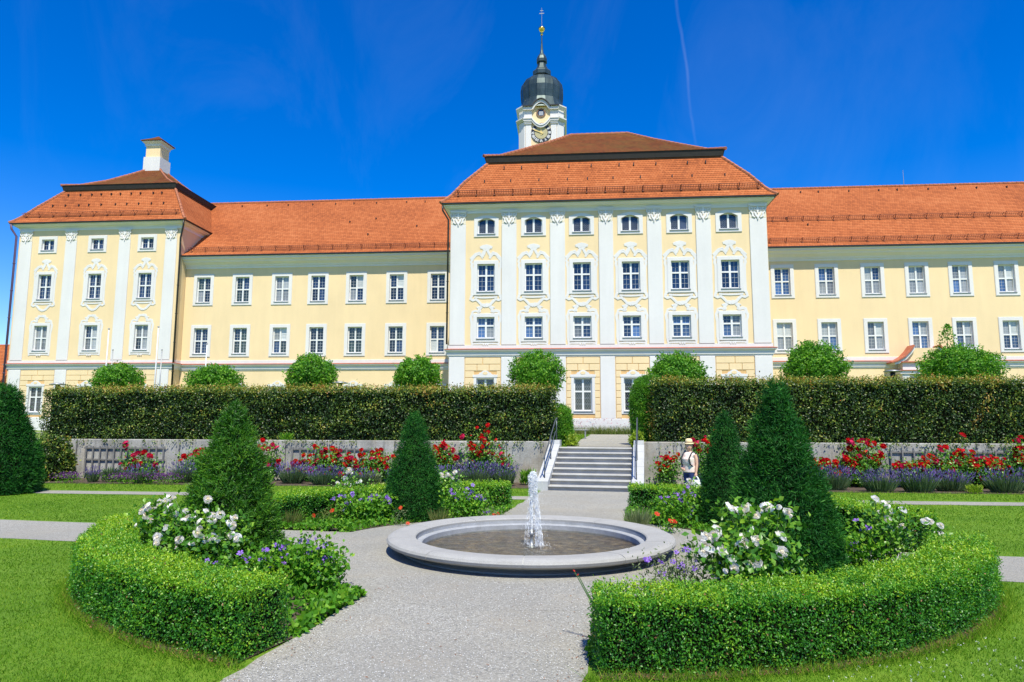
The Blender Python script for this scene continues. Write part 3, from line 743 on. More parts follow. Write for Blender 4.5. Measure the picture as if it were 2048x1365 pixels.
CORN = [(0, -.50), (.04, -.49), (.05, -.38), (.09, -.36), (.11, -.28), (.2, -.2), (.25, -.16), (.27, -.15), (.3, -.06), (.38, .0), (.41, .02), (.41, .1), (.44, .13), (.44, .2), (0, .21)]
STRING = [(0, -.47), (.05, -.46), (.05, -.38), (.1, -.36), (.12, -.16), (.2, -.08), (.24, -.06), (.24, 0), (0, .003)]
def pavilion(bld, x0, x1, y0, y1, zb, zeave, zup, ztop, bays, pil, rows, pilz, gfrow, lower_in, guard_z, seed):
    """four-storey pavilion: walls, pilasters, cornice, mansard roof with black fascia"""
    holes = []; wins = []
    for bx in bays:
        for key, z, pool in rows:
            d = WIN[key]; w = abs(d['panes'][0][1])*2+.15
            l = min(p[1] for p in d['panes'])-.075; r = max(p[2] for p in d['panes'])+.075; t = max(p[4] for p in d['panes'])+.075
            holes.append((bx+l, bx+r, z, z+t)); wins.append((key, bx, z, pool))
    w = MB(); facade(w, x0, x1, zb, zeave+.1, y0, holes)
    w.add([(x0, y0, zb), (x0, y1, zb), (x0, y1, zeave+.1), (x0, y0, zeave+.1)], [(0, 1, 2, 3)]); w.add([(x1, y0, zb), (x1, y1, zb), (x1, y1, zeave+.1), (x1, y0, zeave+.1)], [(0, 1, 2, 3)])
    w.add([(x0, y1, zb), (x1, y1, zb), (x1, y1, zeave+.1), (x0, y1, zeave+.1)], [(0, 1, 2, 3)])
    w.build('wall', 'yellow_stucco', bld)
    for wd in wins: place_window(bld, wd[0], wd[1], wd[2], y0, wd[3])
    zs, zcap = pilz     # string course top, capital bottom
    MB().sweep([(o, zs+z) for o, z in STRING], x0, x1, y0, y1, 'flr').build('string_course', 'white_stucco', bld)
    MB().sweep([(.1, zs+.002), (.27, zs+.004), (.27, zs+.03), (.06, zs+.09)], x0, x1, y0, y1, 'flr').build('string_tiles', 'red_trim', bld)
    MB().sweep([(.02, zs+.05), (.05, zs+.06), (.05, zs+.30), (0, zs+.305)], x0, x1, y0, y1, 'flr').build('white_band', 'white_stucco', bld)
    MB().sweep([(.0, zb-.6), (.09, zb-.6), (.09, zb+.98), (.06, zb+1.0), (0, zb+1.003)], x0, x1, y0, y1, 'flr').build('plinth', 'white_stucco', bld)
    MB().sweep([(o, zeave+(z*.55 if z < 0 else z)) for o, z in CORN], x0, x1, y0, y1).build('cornice', 'grey_stucco', bld)
    MB().sweep([(.45, zeave+.09), (.54, zeave+.1), (.55, zeave+.2), (.48, zeave+.22)], x0, x1, y0, y1).build('gutter', 'dark_metal', bld)
    MB().sweep([(.012, zeave-.42), (.03, zeave-.41), (.03, zeave-.28), (0, zeave-.27)], x0, x1, y0, y1, 'flr').build('frieze', 'grey_stucco', bld)
    for a, b in pil:
        MB().bbox(a, b, y0-.075, y0, zs+.307, zcap-.02, .02).build('pilaster', 'white_stucco', bld)
        MB().bbox(a, b, y0-.077, y0, zb+1.004, zs-.475, .02).build('lower_pilaster', 'white_stucco', bld)
        c = link('capital', CAP, bld, ((a+b)/2, y0-.032, zcap)); c.scale = ((b-a)/1.0, 1, 1)
        MB().bbox(a+.01, b-.01, y0-.07, y0, zcap-.018, zcap+.78, .02).build('capital_block', 'cream_stucco', bld)
    for i, bx in enumerate(bays):
        a = max([p[1] for p in pil if p[1] < bx] or [x0]); b = min([p[0] for p in pil if p[0] > bx] or [x1])
        key, z, pool = rows[-1]; d = WIN[key]; hw_ = max(p[2] for p in d['panes'])+.22; t = max(p[4] for p in d['panes'])
        rustic(bld, a+.03, b-.03, zb+1.03, zs-.5, y0, (bx-hw_, bx+hw_, z-.2, z+t+.24), gfrow, seed+i)
    # roof
    low = [(.56, zeave+.2), (.25, zeave+.5), (-.1, zeave+.95), (-.75, zeave+(zup-zeave)*.52), (-lower_in, zup)]
    MB().sweep(low, x0, x1, y0, y1).build('roof', 'tiles_orange', bld)
    MB().sweep([(-lower_in-.12, zup-.2), (-lower_in+.03, zup+.02), (-lower_in+.1, zup+.08), (-lower_in+.2, zup+.50), (-lower_in+.1, zup+.52)], x0, x1, y0, y1).build('fascia', 'black_timber', bld)
    MB().sweep([(-lower_in+.0, zup+.0), (-lower_in+.045, zup+.03), (-lower_in, zup+.06)], x0, x1, y0, y1).build('flashing', 'zinc', bld)
    half = (y1-y0)/2; zu = zup+.5
    upp = [(-lower_in+.24, zu), (-lower_in-.8, zu+(ztop-zu)*.1), (-lower_in-2.2, zu+(ztop-zu)*.34), (-(half+lower_in)/2-1.1, zu+(ztop-zu)*.66), (-half+.02, ztop)]
    MB().sweep(upp, x0, x1, y0, y1).build('upper_roof', 'tiles_brown', bld)
    hc = MB()
    for sx, sy in ((0, 0), (1, 0), (1, 1), (0, 1)):
        for pf in (low, upp):
            hip_cap(hc, [((x1+o) if sx else (x0-o), (y1+o) if sy else (y0-o), z+.02) for o, z in pf])
    hip_cap(hc, [(x0+half, (y0+y1)/2, ztop+.02), (x1-half, (y0+y1)/2, ztop+.02)] if x1-x0 > 2*half+.1 else [(x0+half-.1, (y0+y1)/2, ztop), (x0+half+.1, (y0+y1)/2, ztop)])
    kind(hc.build('ridge_tiles', 'ridge_tile', bld), 'stuff')
    snow_guard(bld, x0+.2, x1-.2, y0+.02, zeave+.88, math.atan2(zup-zeave-1, lower_in), 1.2)
    hk = MB(); r = random.Random(seed)
    for zf, n in ((.5, 10), (.83, 10)):
        o = -lower_in*(zf-.2)/.8
        for i in range(n):
            x = x0-o+.8+(x1-x0+2*o-1.6)*(i+r.uniform(.3, .7))/n; y = y0-o; z = zeave+(zup-zeave)*zf+.1
            hk.box(x-.03, x+.03, y-.1, y+.06, z-.05, z+.14)
    kind(hk.build('roof_hooks', 'dark_metal', bld), 'stuff')

pv = thing('central_pavilion', 'tall yellow and white central pavilion with six window bays and red mansard roof', 'building', (0, 0, 0))
MB_ = ['glass_blue', 'glass_blue', 'glass_dark']; ML = ['glass_sky', 'glass_sky', 'glass_blue', 'glass_curtain']
pavilion(pv, -7.83, 12.32, 43, 59, 1.5, 16.24, 20.02, 24.5, [-5.46, -2.38, .71, 3.81, 6.89, 9.97],
         [(-7.80, -6.80), (-4.45, -3.48), (-1.32, -.35), (1.80, 2.72), (4.86, 5.78), (7.92, 8.86), (11.24, 12.29)],
         [('mid_top', 14.45, ['glass_blue', 'glass_dark']), ('mid_tall', 10.62, MB_), ('mid_low', 7.58, ML), ('ground', 2.97, ['glass_lead'])], (6.84, 15.1), 9, 2.15, 0, 31)
pipe(pv, [(-8.3, 42.55, 16.25), (-8.28, 42.58, 15.95), (-7.95, 42.85, 15.4), (-7.95, 42.87, 7.2)], .06, 'dark_metal')

lp = thing('corner_pavilion', 'yellow and white corner pavilion with three window bays and a roof turret, at far left', 'building')
BL = ['glass_blue', 'glass_dark', 'glass_blue']
pavilion(lp, -46.05, -31.82, 52, 66.2, 1.6, 18.5, 22.2, 26.3, [-43.42, -39.05, -34.70],
         [(-45.9, -44.84), (-41.86, -40.86), (-37.16, -36.16), (-33.14, -32.14)],
         [('lpav_top', 16.42, BL), ('lpav_tall', 12.28, BL), ('lpav_low', 8.03, BL+['glass_curtain']), ('ground', 3.0, ['glass_lead'])], (6.9, 17.2), 9, 2.05, 0, 61)
pipe(lp, [(-46.5, 51.5, 18.6), (-46.45, 51.55, 18.2), (-46.12, 51.75, 17.6), (-46.12, 51.8, 1.6)], .085)
pipe(lp, [(-31.4, 51.5, 18.6), (-31.42, 51.55, 18.2), (-31.72, 51.75, 17.2), (-31.72, 51.8, 15.6), (-31.72, 51.85, 1.6)], .075, 'dark_metal')
ch = MB(); cxx, cyy = -39.05, 59.1
ch.box(cxx-.82, cxx+.82, cyy-.82, cyy+.82, 25.2, 26.95); turret = ch.build('roof_turret', 'white_stucco', lp)
MB().box(cxx-.7, cxx+.7, cyy-.7, cyy+.7, 26.952, 28.2).build('turret_shaft', 'yellow_stucco', turret)
MB().sweep([(0, 28.0), (.06, 28.05), (.1, 28.25), (.28, 28.42), (.28, 28.5), (0, 28.52)], cxx-.7, cxx+.7, cyy-.7, cyy+.7).build('turret_cornice', 'white_stucco', turret)
MB().sweep([(.25, 28.46), (.38, 28.5), (.36, 28.56), (-.3, 28.98), (-.69, 29.3)], cxx-.7, cxx+.7, cyy-.7, cyy+.7).build('turret_roof', 'tiles_brown', turret)

def wing(bld, x0, x1, bays, zeave, pools, guards, gf=True, gfx=None, seed=0):
    y0 = 53; holes = []; wins = []
    for bx in bays:
        for key, z in (('wing', 12.02), ('wing', 7.78)): holes.append((bx-.585, bx+.585, z, z+2.1)); wins.append((key, bx, z))
    for bx in gfx or []: holes.append((bx-.565, bx+.565, 3.0, 5.06)); wins.append(('ground', bx, 3.0))
    w = MB(); facade(w, x0, x1, 1.5, zeave+.1, y0, holes)
    w.add([(x0, 69, 1.5), (x1, 69, 1.5), (x1, 69, zeave), (x0, 69, zeave)], [(0, 1, 2, 3)]); w.add([(x1, y0, 1.5), (x1, 69, 1.5), (x1, 69, zeave), (x1, y0, zeave)], [(0, 1, 2, 3)])
    w.build('wall', 'yellow_stucco', bld)
    for key, bx, z in wins: place_window(bld, key, bx, z, y0, ['glass_lead'] if key == 'ground' else pools)
    zs = 6.86
    def run(name, prof, mt): MB().prism_x([(y0-o, z) for o, z in prof]+[(y0+.05, prof[-1][1]), (y0+.05, prof[0][1])], x0, x1).build(name, mt, bld)
    run('string_course', [(o, zs+z) for o, z in STRING[:-1]], 'white_stucco')
    run('string_tiles', [(.1, zs+.004), (.27, zs+.006), (.27, zs+.035), (.06, zs+.09)], 'red_trim')
    run('white_band', [(.04, zs+.1), (.045, zs+.36), (.02, zs+.37)], 'white_stucco')
    run('plinth', [(.09, 1.0), (.09, 2.5), (.06, 2.53)], 'white_stucco')
    run('cornice', [(o*1.7, zeave+z*1.35) for o, z in CORN[:-1]], 'grey_stucco')
    run('gutter', [(.76, zeave+.2), (.86, zeave+.22), (.86, zeave+.31), (.78, zeave+.33)], 'dark_metal')
    zr = 23.15; ry = 61
    prof = [(y0-.87, zeave+.32), (y0-.4, zeave+.6), (y0+.6, zeave+1.3), (ry, zr)]
    xr = x0-2.9 if x0 < 0 else x0      # the roof runs on into the corner pavilion's roof
    rf = MB()
    for a, b in zip(prof[:-1], prof[1:]): rf.add([(xr, a[0], a[1]), (x1, a[0], a[1]), (x1, b[0], b[1]), (xr, b[0], b[1])], [(0, 1, 2, 3)])
    rf.add([(xr, ry, zr), (x1, ry, zr), (x1, 69.9, zeave+.3), (xr, 69.9, zeave+.3)], [(0, 1, 2, 3)])
    rf.build('roof', 'tiles_orange', bld)
    hc = MB(); hip_cap(hc, [(xr, ry, zr+.03), (x1, ry, zr+.03)]); kind(hc.build('ridge_tiles', 'ridge_tile', bld), 'stuff')
    sl = math.atan2(zr-zeave-1.3, ry-y0-.6)
    for gy_ in guards:
        gz_ = zeave+.6+(gy_-(y0-.4))*(.7/1.0) if gy_ < y0+.6 else zeave+1.3+(gy_-y0-.6)*math.tan(sl)
        snow_guard(bld, x0+.2, x1-.2, gy_, gz_+.03, sl, 1.2)
    hk = MB(); r = random.Random(seed)
    for i in range(int((x1-x0)/2.2)):
        x = x0+1+i*2.2+r.uniform(-.4, .4); y = 60.3; z = zeave+1.3+(y-y0-.6)*math.tan(sl); hk.box(x-.03, x+.03, y-.1, y+.1, z-.02, z+.14)
    for i in range(5):
        x = r.uniform(x0+2, x1-2); y = r.uniform(54.5, 58); z = zeave+1.3+(y-y0-.6)*math.tan(sl); hk.box(x-.04, x+.04, y-.12, y+.06, z, z+.13)
    kind(hk.build('roof_hooks', 'dark_metal', bld), 'stuff')
lw = thing('monastery_wing', 'long yellow wing with seven window bays between corner and central pavilions', 'building')
wing(lw, -31.8, -7.9, [-30.2, -26.88, -23.52, -20.47, -17.29, -13.96, -10.6], 15.5, ['glass_blue', 'glass_dark', 'glass_blue', 'glass_dark', 'glass_curtain', 'glass_green', 'glass_blind'], [52.85], gfx=[-30.2, -26.88, -23.52, -20.47, -17.29, -13.96, -10.6], seed=3)
rw = thing('monastery_wing', 'long yellow wing with two rows of snow guards, right of the central pavilion', 'building')
wing(rw, 12.4, 46, [16.16, 19.44, 22.8, 26.01, 29.14, 32.4, 35.7, 39.0], 15.3, ['glass_curtain', 'glass_sky', 'glass_blue', 'glass_curtain', 'glass_sky', 'glass_blind'], [52.85, 56.0], gfx=[16.16, 19.44, 29.14, 32.4, 35.7, 39.0], seed=9)
for x in (15.6, 29.4): MB().tube([(x, 61, 23.1), (x, 61, 24.6)], .02, 5).build('lightning_rod', 'zinc', rw)
# portal with swept gable on the right wing
po = MB(); px, py = 25.9, 52.2
po.box(px-1.75, px-1.25, py, 52.99, 1.5, 5.9); po.box(px+1.25, px+1.75, py, 52.99, 1.5, 5.9); po.box(px-1.25, px+1.25, py+.3, 52.99, 4.9, 5.9)
po.box(px-1.95, px+1.95, py-.1, 52.98, 5.9, 6.12); po.box(px-1.7, px+1.7, py+.02, 52.98, 6.12, 6.72)
for s_ in (-1, 1):
    po.box(px+s_*1.5-.32, px+s_*1.5+.32, py-.06, py-.002, 3.3, 3.5); po.box(px+s_*1.5-.3, px+s_*1.5+.3, py-.05, py-.002, 5.2, 5.34); po.box(px+s_*1.5-.3, px+s_*1.5+.3, py-.05, py-.002, 4.3, 4.42)
portal = po.build('portal', 'white_stucco', rw)
pr_ = MB(); sw_ = [(px-2.55, 6.72), (px-2.1, 6.86), (px-1.55, 7.2), (px-1.15, 7.62), (px-.9, 7.98)]
pr_.ribbon(sw_, .1, py-.25, 52.97); pr_.ribbon([(2*px-x, z) for x, z in sw_], .1, py-.26, 52.97); pr_.box(px-1.85, px+1.85, py-.16, 52.96, 6.722, 6.8); pr_.box(px-2.05, px+2.05, py-.2, 52.96, 6.122, 6.17)
pr_.build('portal_roof', 'red_trim', portal)
pg = MB(); gab = [(px-2.3, 6.7), (px-2.0, 6.78), (px-1.5, 7.08), (px-1.1, 7.5), (px-.86, 7.86), (px+.86, 7.86), (px+1.1, 7.5), (px+1.5, 7.08), (px+2.0, 6.78), (px+2.3, 6.7)]
pg.ribbon([(x, z-.06) for x, z in gab[:5]], .16, py-.12, 52.95); pg.ribbon([(x, z-.06) for x, z in gab[5:]], .16, py-.13, 52.95)
pg.build('portal_gable', 'white_stucco', portal); MB().prism_y([(px-1.7, 6.81), (px-1.3, 7.2), (px-1.0, 7.6), (px-.84, 7.8), (px+.84, 7.8), (px+1.0, 7.6), (px+1.3, 7.2), (px+1.7, 6.81)], py+.1, 52.9).build('portal_field', 'yellow_stucco', portal)
MB().box(px-1.24, px+1.24, py+.45, py+.55, 1.5, 4.89).build('door', 'wood_grey', portal)

# clock tower behind
tw = thing('clock_tower', 'white and yellow church clock tower with dark green onion dome behind the roofs', 'tower')
TX, TY = -3.72, 88
def octo(h, c): return [(TX-h+c, TY-h), (TX+h-c, TY-h), (TX+h, TY-h+c), (TX+h, TY+h-c), (TX+h-c, TY+h), (TX-h+c, TY+h), (TX-h, TY+h-c), (TX-h, TY-h+c)]
HB = 2.9
MB().prism_z(octo(HB, .75), 1.5, 43.2).build('tower_wall', 'yellow_stucco', tw)
yf = TY-HB
for s_ in (-1, 1):
    for (a, b, dpt) in ((1.28, 2.02, .1), (2.06, 2.2, .06)):
        x0_, x1_ = sorted((TX+s_*a, TX+s_*b)); MB().box(x0_, x1_, yf-dpt, yf+.02, 1.5, 41.1).build('tower_pilaster', 'white_stucco', tw)
    x0_, x1_ = sorted((TX+s_*1.2, TX+s_*2.2))
    MB().box(x0_, x1_, yf-.2, yf+.02, 41.1, 41.3).build('tower_capital', 'white_stucco', tw); MB().box(x0_, x1_, yf-.28, yf+.02, 41.302, 41.5).build('tower_capital', 'white_stucco', tw)
    MB().box(x0_, x1_, yf-.12, yf+.02, 41.9, 43.0).build('tower_pilaster', 'white_stucco', tw)
ch_ = MB(); ch_.prism_z(octo(HB+.05, .72), 1.5, 41.0)
for k in (1, 3, 5, 7):
    a = octo(HB+.06, .75)[k]; b = octo(HB+.06, .75)[(k+1) % 8]
    q = MB(); q.add([(*a, 1.5), (*b, 1.5), (*b, 43.1), (*a, 43.1)], [(0, 1, 2, 3)]); q.build('tower_chamfer', 'white_stucco', tw)
for k in (2, 6):
    a = Vector((*octo(HB+.06, .75)[k], 0)); b = Vector((*octo(HB+.06, .75)[(k+1) % 8], 0))
    for f0, f1 in ((0, .25), (.75, 1)):
        p, r_ = a.lerp(b, f0), a.lerp(b, f1); q = MB(); q.add([(p.x, p.y, 1.5), (r_.x, r_.y, 1.5), (r_.x, r_.y, 43.1), (p.x, p.y, 43.1)], [(0, 1, 2, 3)]); q.build('tower_pilaster', 'white_stucco', tw)
for k in range(1, 8):
    a = octo(HB+.12, .77)[k]; b = octo(HB+.12, .77)[(k+1) % 8]; a2 = octo(HB+.42, .9)[k]; b2 = octo(HB+.42, .9)[(k+1) % 8]
    q = MB(); q.add([(*a, 41.5), (*b, 41.5), (*b2, 41.75), (*a2, 41.75), (*a2, 41.9), (*b2, 41.9), (*a, 41.95), (*b, 41.95)], [(0, 1, 2, 3), (3, 2, 5, 4), (4, 5, 7, 6)]); q.build('tower_cornice', 'white_stucco', tw); q = MB()
    q.add([(*a, 43.0), (*b, 43.0), (*b2, 43.4), (*a2, 43.4), (*a2, 43.55), (*b2, 43.55)], [(0, 1, 2, 3), (3, 2, 5, 4)]); q.build('tower_cornice', 'white_stucco', tw)
def swag(z, drop, w, half=2.3, n=16):
    """cornice line that bends round the oculus"""
    pts = [(TX-half, z), (TX-1.25, z)]+[(TX-1.15+2.3*i/n, z+drop*math.sin(PI*i/n)**.8) for i in range(n+1)]+[(TX+1.25, z), (TX+half, z)]
    return pts
MB().ribbon(swag(41.62, -.95, .3), .28, yf-.35, yf+.02).build('lower_cornice', 'white_stucco', tw); MB().ribbon(swag(41.82, -.95, .12), .14, yf-.45, yf+.02).build('lower_cornice', 'grey_stucco', tw)
MB().ribbon(swag(43.2, .95, .3), .42, yf-.42, yf+.02).build('upper_cornice', 'white_stucco', tw)
MB().ribbon(swag(43.46, .95, .1), .12, yf-.62, yf+.06).build('cornice_flashing', 'dark_metal', tw)
MB().prism_y([(TX-1.2, 43.0)]+[(TX-1.15+2.3*i/16, 43.2+.9*math.sin(PI*i/16)**.8) for i in range(17)]+[(TX+1.2, 43.0)], yf-.015, yf+.3).build('gable_field', 'yellow_stucco', tw)
MB().ring_y(arc(TX, 42.62, .62, 0, 360, 24)[:-1], arc(TX, 42.62, .46, 0, 360, 24)[:-1], yf-.1, yf+.01).build('oculus_ring', 'band_brown', tw)
MB().prism_y(arc(TX, 42.62, .46, 0, 360, 24)[:-1], yf-.02, yf+.01).build('oculus', 'glass_dark', tw); MB().box(TX-.28, TX+.3, yf-.05, yf-.022, 42.3, 42.86).build('oculus_shutter', 'zinc', tw)
CZ = 40.95-1.05; cl = MB(); cl.prism_y(arc(TX+.02, CZ, 1.34, 0, 360, 40)[:-1], yf-.1, yf+.01); dial = cl.build('clock_face', 'dial_black', tw)
MB().prism_y(arc(TX+.02, CZ, .84, 0, 360, 32)[:-1], yf-.12, yf-.101).build('clock_centre', 'dial_beige', dial)
NUM = ['XII', 'I', 'II', 'III', 'IIII', 'V', 'VI', 'VII', 'VIII', 'IX', 'X', 'XI']
for i, s_ in enumerate(NUM):
    g = MB(); a = PI/2-i*PI/6; wsum = {'I': .11, 'V': .24, 'X': .24}; tot = sum(wsum[c] for c in s_); x = -tot/2; k_ = 0
    def put(p, wd):
        global k_
        q = [(TX+.02+ (px_*math.sin(a))+ (pz_*math.cos(a)), CZ-px_*math.cos(a)+pz_*math.sin(a)) for px_, pz_ in p]; g.ribbon(q, wd, yf-.125-.002*k_, yf-.102); k_ += 1
    for c in s_:
        w_ = wsum[c]; m_ = x+w_/2
        if c == 'I': put([(m_, .92), (m_, 1.28)], .075)
        elif c == 'V': put([(x+.02, 1.28), (m_, .92)], .075); put([(x+w_-.02, 1.28), (m_, .92)], .05)
        else: put([(x+.02, 1.28), (x+w_-.02, .92)], .075); put([(x+w_-.02, 1.28), (x+.02, .92)], .05)
        x += w_
    g.build('numeral', 'white_paint', dial)
for ang, ln, wd, yy in ((90+5, .72, .12, .16), (90+294-360+0, 0, 0, 0), (90+66, 1.22, .11, .2)):
    if not ln: continue
    a = math.radians(ang); dx, dz = math.cos(a), math.sin(a)
    MB().ribbon([(TX+.02-dx*.3, CZ-dz*.3), (TX+.02+dx*ln*.3, CZ+dz*ln*.3), (TX+.02+dx*ln*.7, CZ+dz*ln*.7), (TX+.02+dx*ln, CZ+dz*ln)], [wd*1.8, wd, wd*1.5, wd*.3], yf-yy, yf-yy+.03).build('clock_hand', 'gold_paint', dial)
dm = MB(); onion = [(3.35, 43.5), (3.2, 43.95), (2.9, 44.7), (2.76, 45.2), (2.86, 46.1), (2.88, 46.9), (2.74, 47.65), (2.36, 48.25), (1.75, 48.7), (1.2, 48.92), (.92, 49.12), (.8, 49.4)]
dm.lathe(onion, (TX, TY, 0), 16, phase=PI/16); dome = dm.build('onion_dome', 'copper_roof', tw)
se = MB()
for k in range(16):
    t = PI/16+2*PI*k/16; se.tube([(TX+(r+.015)*math.cos(t), TY+(r+.015)*math.sin(t), z) for r, z in onion[3:]], .035, 4)
se.build('seam', 'copper_roof', dome)
dm2 = MB(); dm2.lathe([(.85, 49.1), (1.28, 49.2), (1.32, 49.72), (1.25, 49.85), (.9, 50.15), (.66, 50.6), (.58, 51.1), (.56, 51.5)], (TX, TY, 0), 8, phase=PI/8); dm2.build('lantern', 'copper_roof', tw)
dm3 = MB(); dm3.lathe([(.56, 51.15), (.74, 51.2), (.76, 51.6), (.6, 52.05), (.42, 52.35), (.28, 52.5), (.2, 53.0), (.11, 54.0), (.06, 55.4)], (TX, TY, 0), 8, phase=PI/8); dm3.build('spire', 'copper_roof', tw)
gb = MB(); gb.lathe([(.1, 55.2), (.2, 55.35), (.14, 55.5), (.3, 55.8), (.45, 56.1), (.47, 56.25), (.34, 56.4), (.05, 56.5)], (TX, TY, 0), 14); gb.build('gilded_knob', 'gold', tw, True)
cs = MB(); cs.tube([(TX, TY, 56.4), (TX, TY, 59.3)], .035, 5); cs.box(TX-.32, TX+.32, TY-.03, TY+.03, 58.42, 58.5); cs.box(TX-.2, TX+.2, TY-.03, TY+.03, 58.82, 58.89); cs.build('cross', 'zinc', tw)
# small house at the left edge
ho = thing('house', 'small house with a red roof half hidden beside the corner pavilion', 'building')
MB().box(-90, -63.2, 70, 80, 1.4, 6.2).build('wall', 'white_stucco', ho)
MB().prism_x([(69.3, 6.1), (75, 11.4), (80.7, 6.1)], -90.5, -62.7).build('roof', 'tiles_orange', ho)
for x in (-86, -80, -74, -68): w_ = MB().box(x-.6, x+.6, 69.93, 70.02, 3.2, 4.8).build('window', 'white_paint', ho); MB().box(x-.5, x+.5, 69.91, 69.929, 3.3, 4.7).build('pane', 'glass_dark', w_)
# ------------------------------------------------------------------ wall, stairs, railings
WY = 25.3
for nm, x0, x1 in (('left', -22.3, -.78), ('right', 2.5, 34)):
    w = MB(); w.bbox(x0, x1, WY, WY+.3, -.2, 1.5, .02)
    o = tag(w.build('garden_wall', 'wall_concrete'), 'weathered grey concrete retaining wall %s of the stone steps' % nm, 'wall')
    for k in range(int((x1-x0)/4.2)):
        x = x0+3.1+k*4.2
        if x < x1-1: MB().box(x-.012, x+.012, WY-.003, WY+.1, 0, 1.49).build('formwork_seam', 'dark_metal', o)
st = thing('stone_staircase', 'eight grey stone steps with sloping side walls leading up to the terrace', 'staircase', (.55, 22.3, 0), -GA)
NS, RISE, RUN, SW = 8, .1625, .385, 1.33
for i in range(NS):
    z0, z1 = i*RISE, (i+1)*RISE; y0 = i*RUN
    s_ = MB(); s_.box(-SW, SW, y0+.05, (NS)*RUN+.3, z0-(.1 if i == 0 else 0), z1-.055)
    nose = [(y0-.03, z1-.03), (y0-.02, z1-.05), (y0+.03, z1-.056), (y0+RUN+.08, z1-.056), (y0+RUN+.08, z1), (y0+.0, z1), (y0-.02, z1-.008)]
    s_.prism_x(nose, -SW, SW)
    s_.build('step', 'step_stone', st)
for sx in (-1, 1):
    a, b = sorted((sx*SW+sx*.003, sx*(SW+.36)))
    pf = [(-.12, -.1), (NS*RUN+.28, -.1), (NS*RUN+.28, 1.55), (NS*RUN-.22, 1.55), (NS*RUN-.26, 1.38), (-.12, .27)]
    MB().prism_x(pf, a, b).build('side_wall', 'cheek_stone', st)
    cp = MB(); nseg = 5
    for k in range(nseg):
        f0, f1 = k/nseg, (k+1)/nseg-.006; L = NS*RUN-.26+.12
        p = [(-.12+L*f0, .272+1.11*f0), (-.12+L*f1, .272+1.11*f1), (-.12+L*f1, .30+1.11*f1), (-.12+L*f0, .30+1.11*f0)]
        MB().prism_x(p, a-.012, b+.012).build('coping_slab', 'cheek_stone', st)
def railing(sx):
    lab = 'dark steel handrail on the %s side wall of the steps' % ('left' if sx < 0 else 'right')
    r = thing('handrail', lab, 'railing', (.55, 22.3, 0), -GA, 'handrails of the steps')
    x = sx*(SW+.14); top = [(x, -.2, 1.02), (x, .1, 1.06), (x, NS*RUN-.3, 2.3), (x, NS*RUN+.1, 2.36), (x, NS*RUN+.28, 2.3)]
    MB().tube(top, .021, 8).build('top_rail', 'rail_steel', r, True)
    MB().tube([(x, .05, .62), (x, NS*RUN-.35, 1.86), (x, NS*RUN+.05, 1.9)], .016, 8).build('lower_rail', 'rail_steel', r, True)
    for y in (.12, NS*RUN*.5, NS*RUN-.05):
        zb = .3+1.11*max(0, (y+.12))/(NS*RUN-.14); zb = min(zb, 1.55)
        MB().tube([(x, y, zb-.03), (x, y, min(2.36, 1.06+(y-.1)*1.24/(NS*RUN-.4)))], .018, 8).build('post', 'rail_steel', r, True)
railing(-1); railing(1)

# ------------------------------------------------------------------ fountain
FX, FY = -.72, 12.02
fo = thing('fountain_basin', 'low round grey stone fountain basin in the middle of the gravel', 'fountain', (FX, FY, 0))
rim = [(2.10, .11), (2.27, .115), (2.36, .13), (2.42, .16), (2.435, .20), (2.415, .235), (2.36, .26), (2.29, .268), (1.97, .245), (1.95, .23), (1.95, .165), (2.05, .12)]
NR = 10
seg = MB().lathe(rim+[rim[0]], (0, 0, 0), 14, .0028, 2*PI/NR-.0028)
k = len(rim)+1
seg.add([(r*math.cos(.0028), r*math.sin(.0028), z) for r, z in rim], [tuple(range(len(rim)))])
t1 = 2*PI/NR-.0028; seg.add([(r*math.cos(t1), r*math.sin(t1), z) for r, z in rim], [tuple(range(len(rim)))])
segm = seg.mesh('rim_stone', 'basin_stone')
MB().lathe([(r_-.008*(1 if r_ > 2.1 else -1), z-(.008 if z > .2 else -.006)) for r_, z in rim], (0, 0, 0), 100).build('mortar', 'cheek_stone', fo)
for i in range(NR): o = link('rim_stone', segm, fo); o.rotation_euler[2] = i*2*PI/NR+.33
MB().lathe([(2.17, -.05), (2.17, .03), (2.1, .06), (2.1, .125), (2.02, .125)], (0, 0, 0), 72).build('basin_foot', 'basin_stone', fo, False)
MB().lathe([(1.94, .2), (1.938, .15), (1.86, .143), (1.845, .13), (1.845, .018)], (0, 0, 0), 72).build('inner_wall', 'basin_inner', fo, False)
MB().lathe([(0, .017), (1.0, .017), (1.85, .019)], (0, 0, 0), 64).build('basin_bed', 'basin_floor', fo)
nb = MB(); nb.lathe([(.0, .02), (.09, .02), (.09, .04), (.03, .05), (.026, .22), (.04, .23), (.04, .27), (.022, .28), (.02, .33), (0, .33)], (.02, -.02, 0), 12); nb.build('nozzle', 'zinc', fo, True)
wa = MB().lathe([(0, .05), (.6, .05), (1.2, .05), (1.843, .05)], (FX, FY, 0), 64); kind(wa.build('water', 'basin_water'), 'structure')
jet = thing('water_jet', 'foaming white jet of water rising from the fountain basin and falling back', 'water jet', (FX+.02, FY-.02, .05))
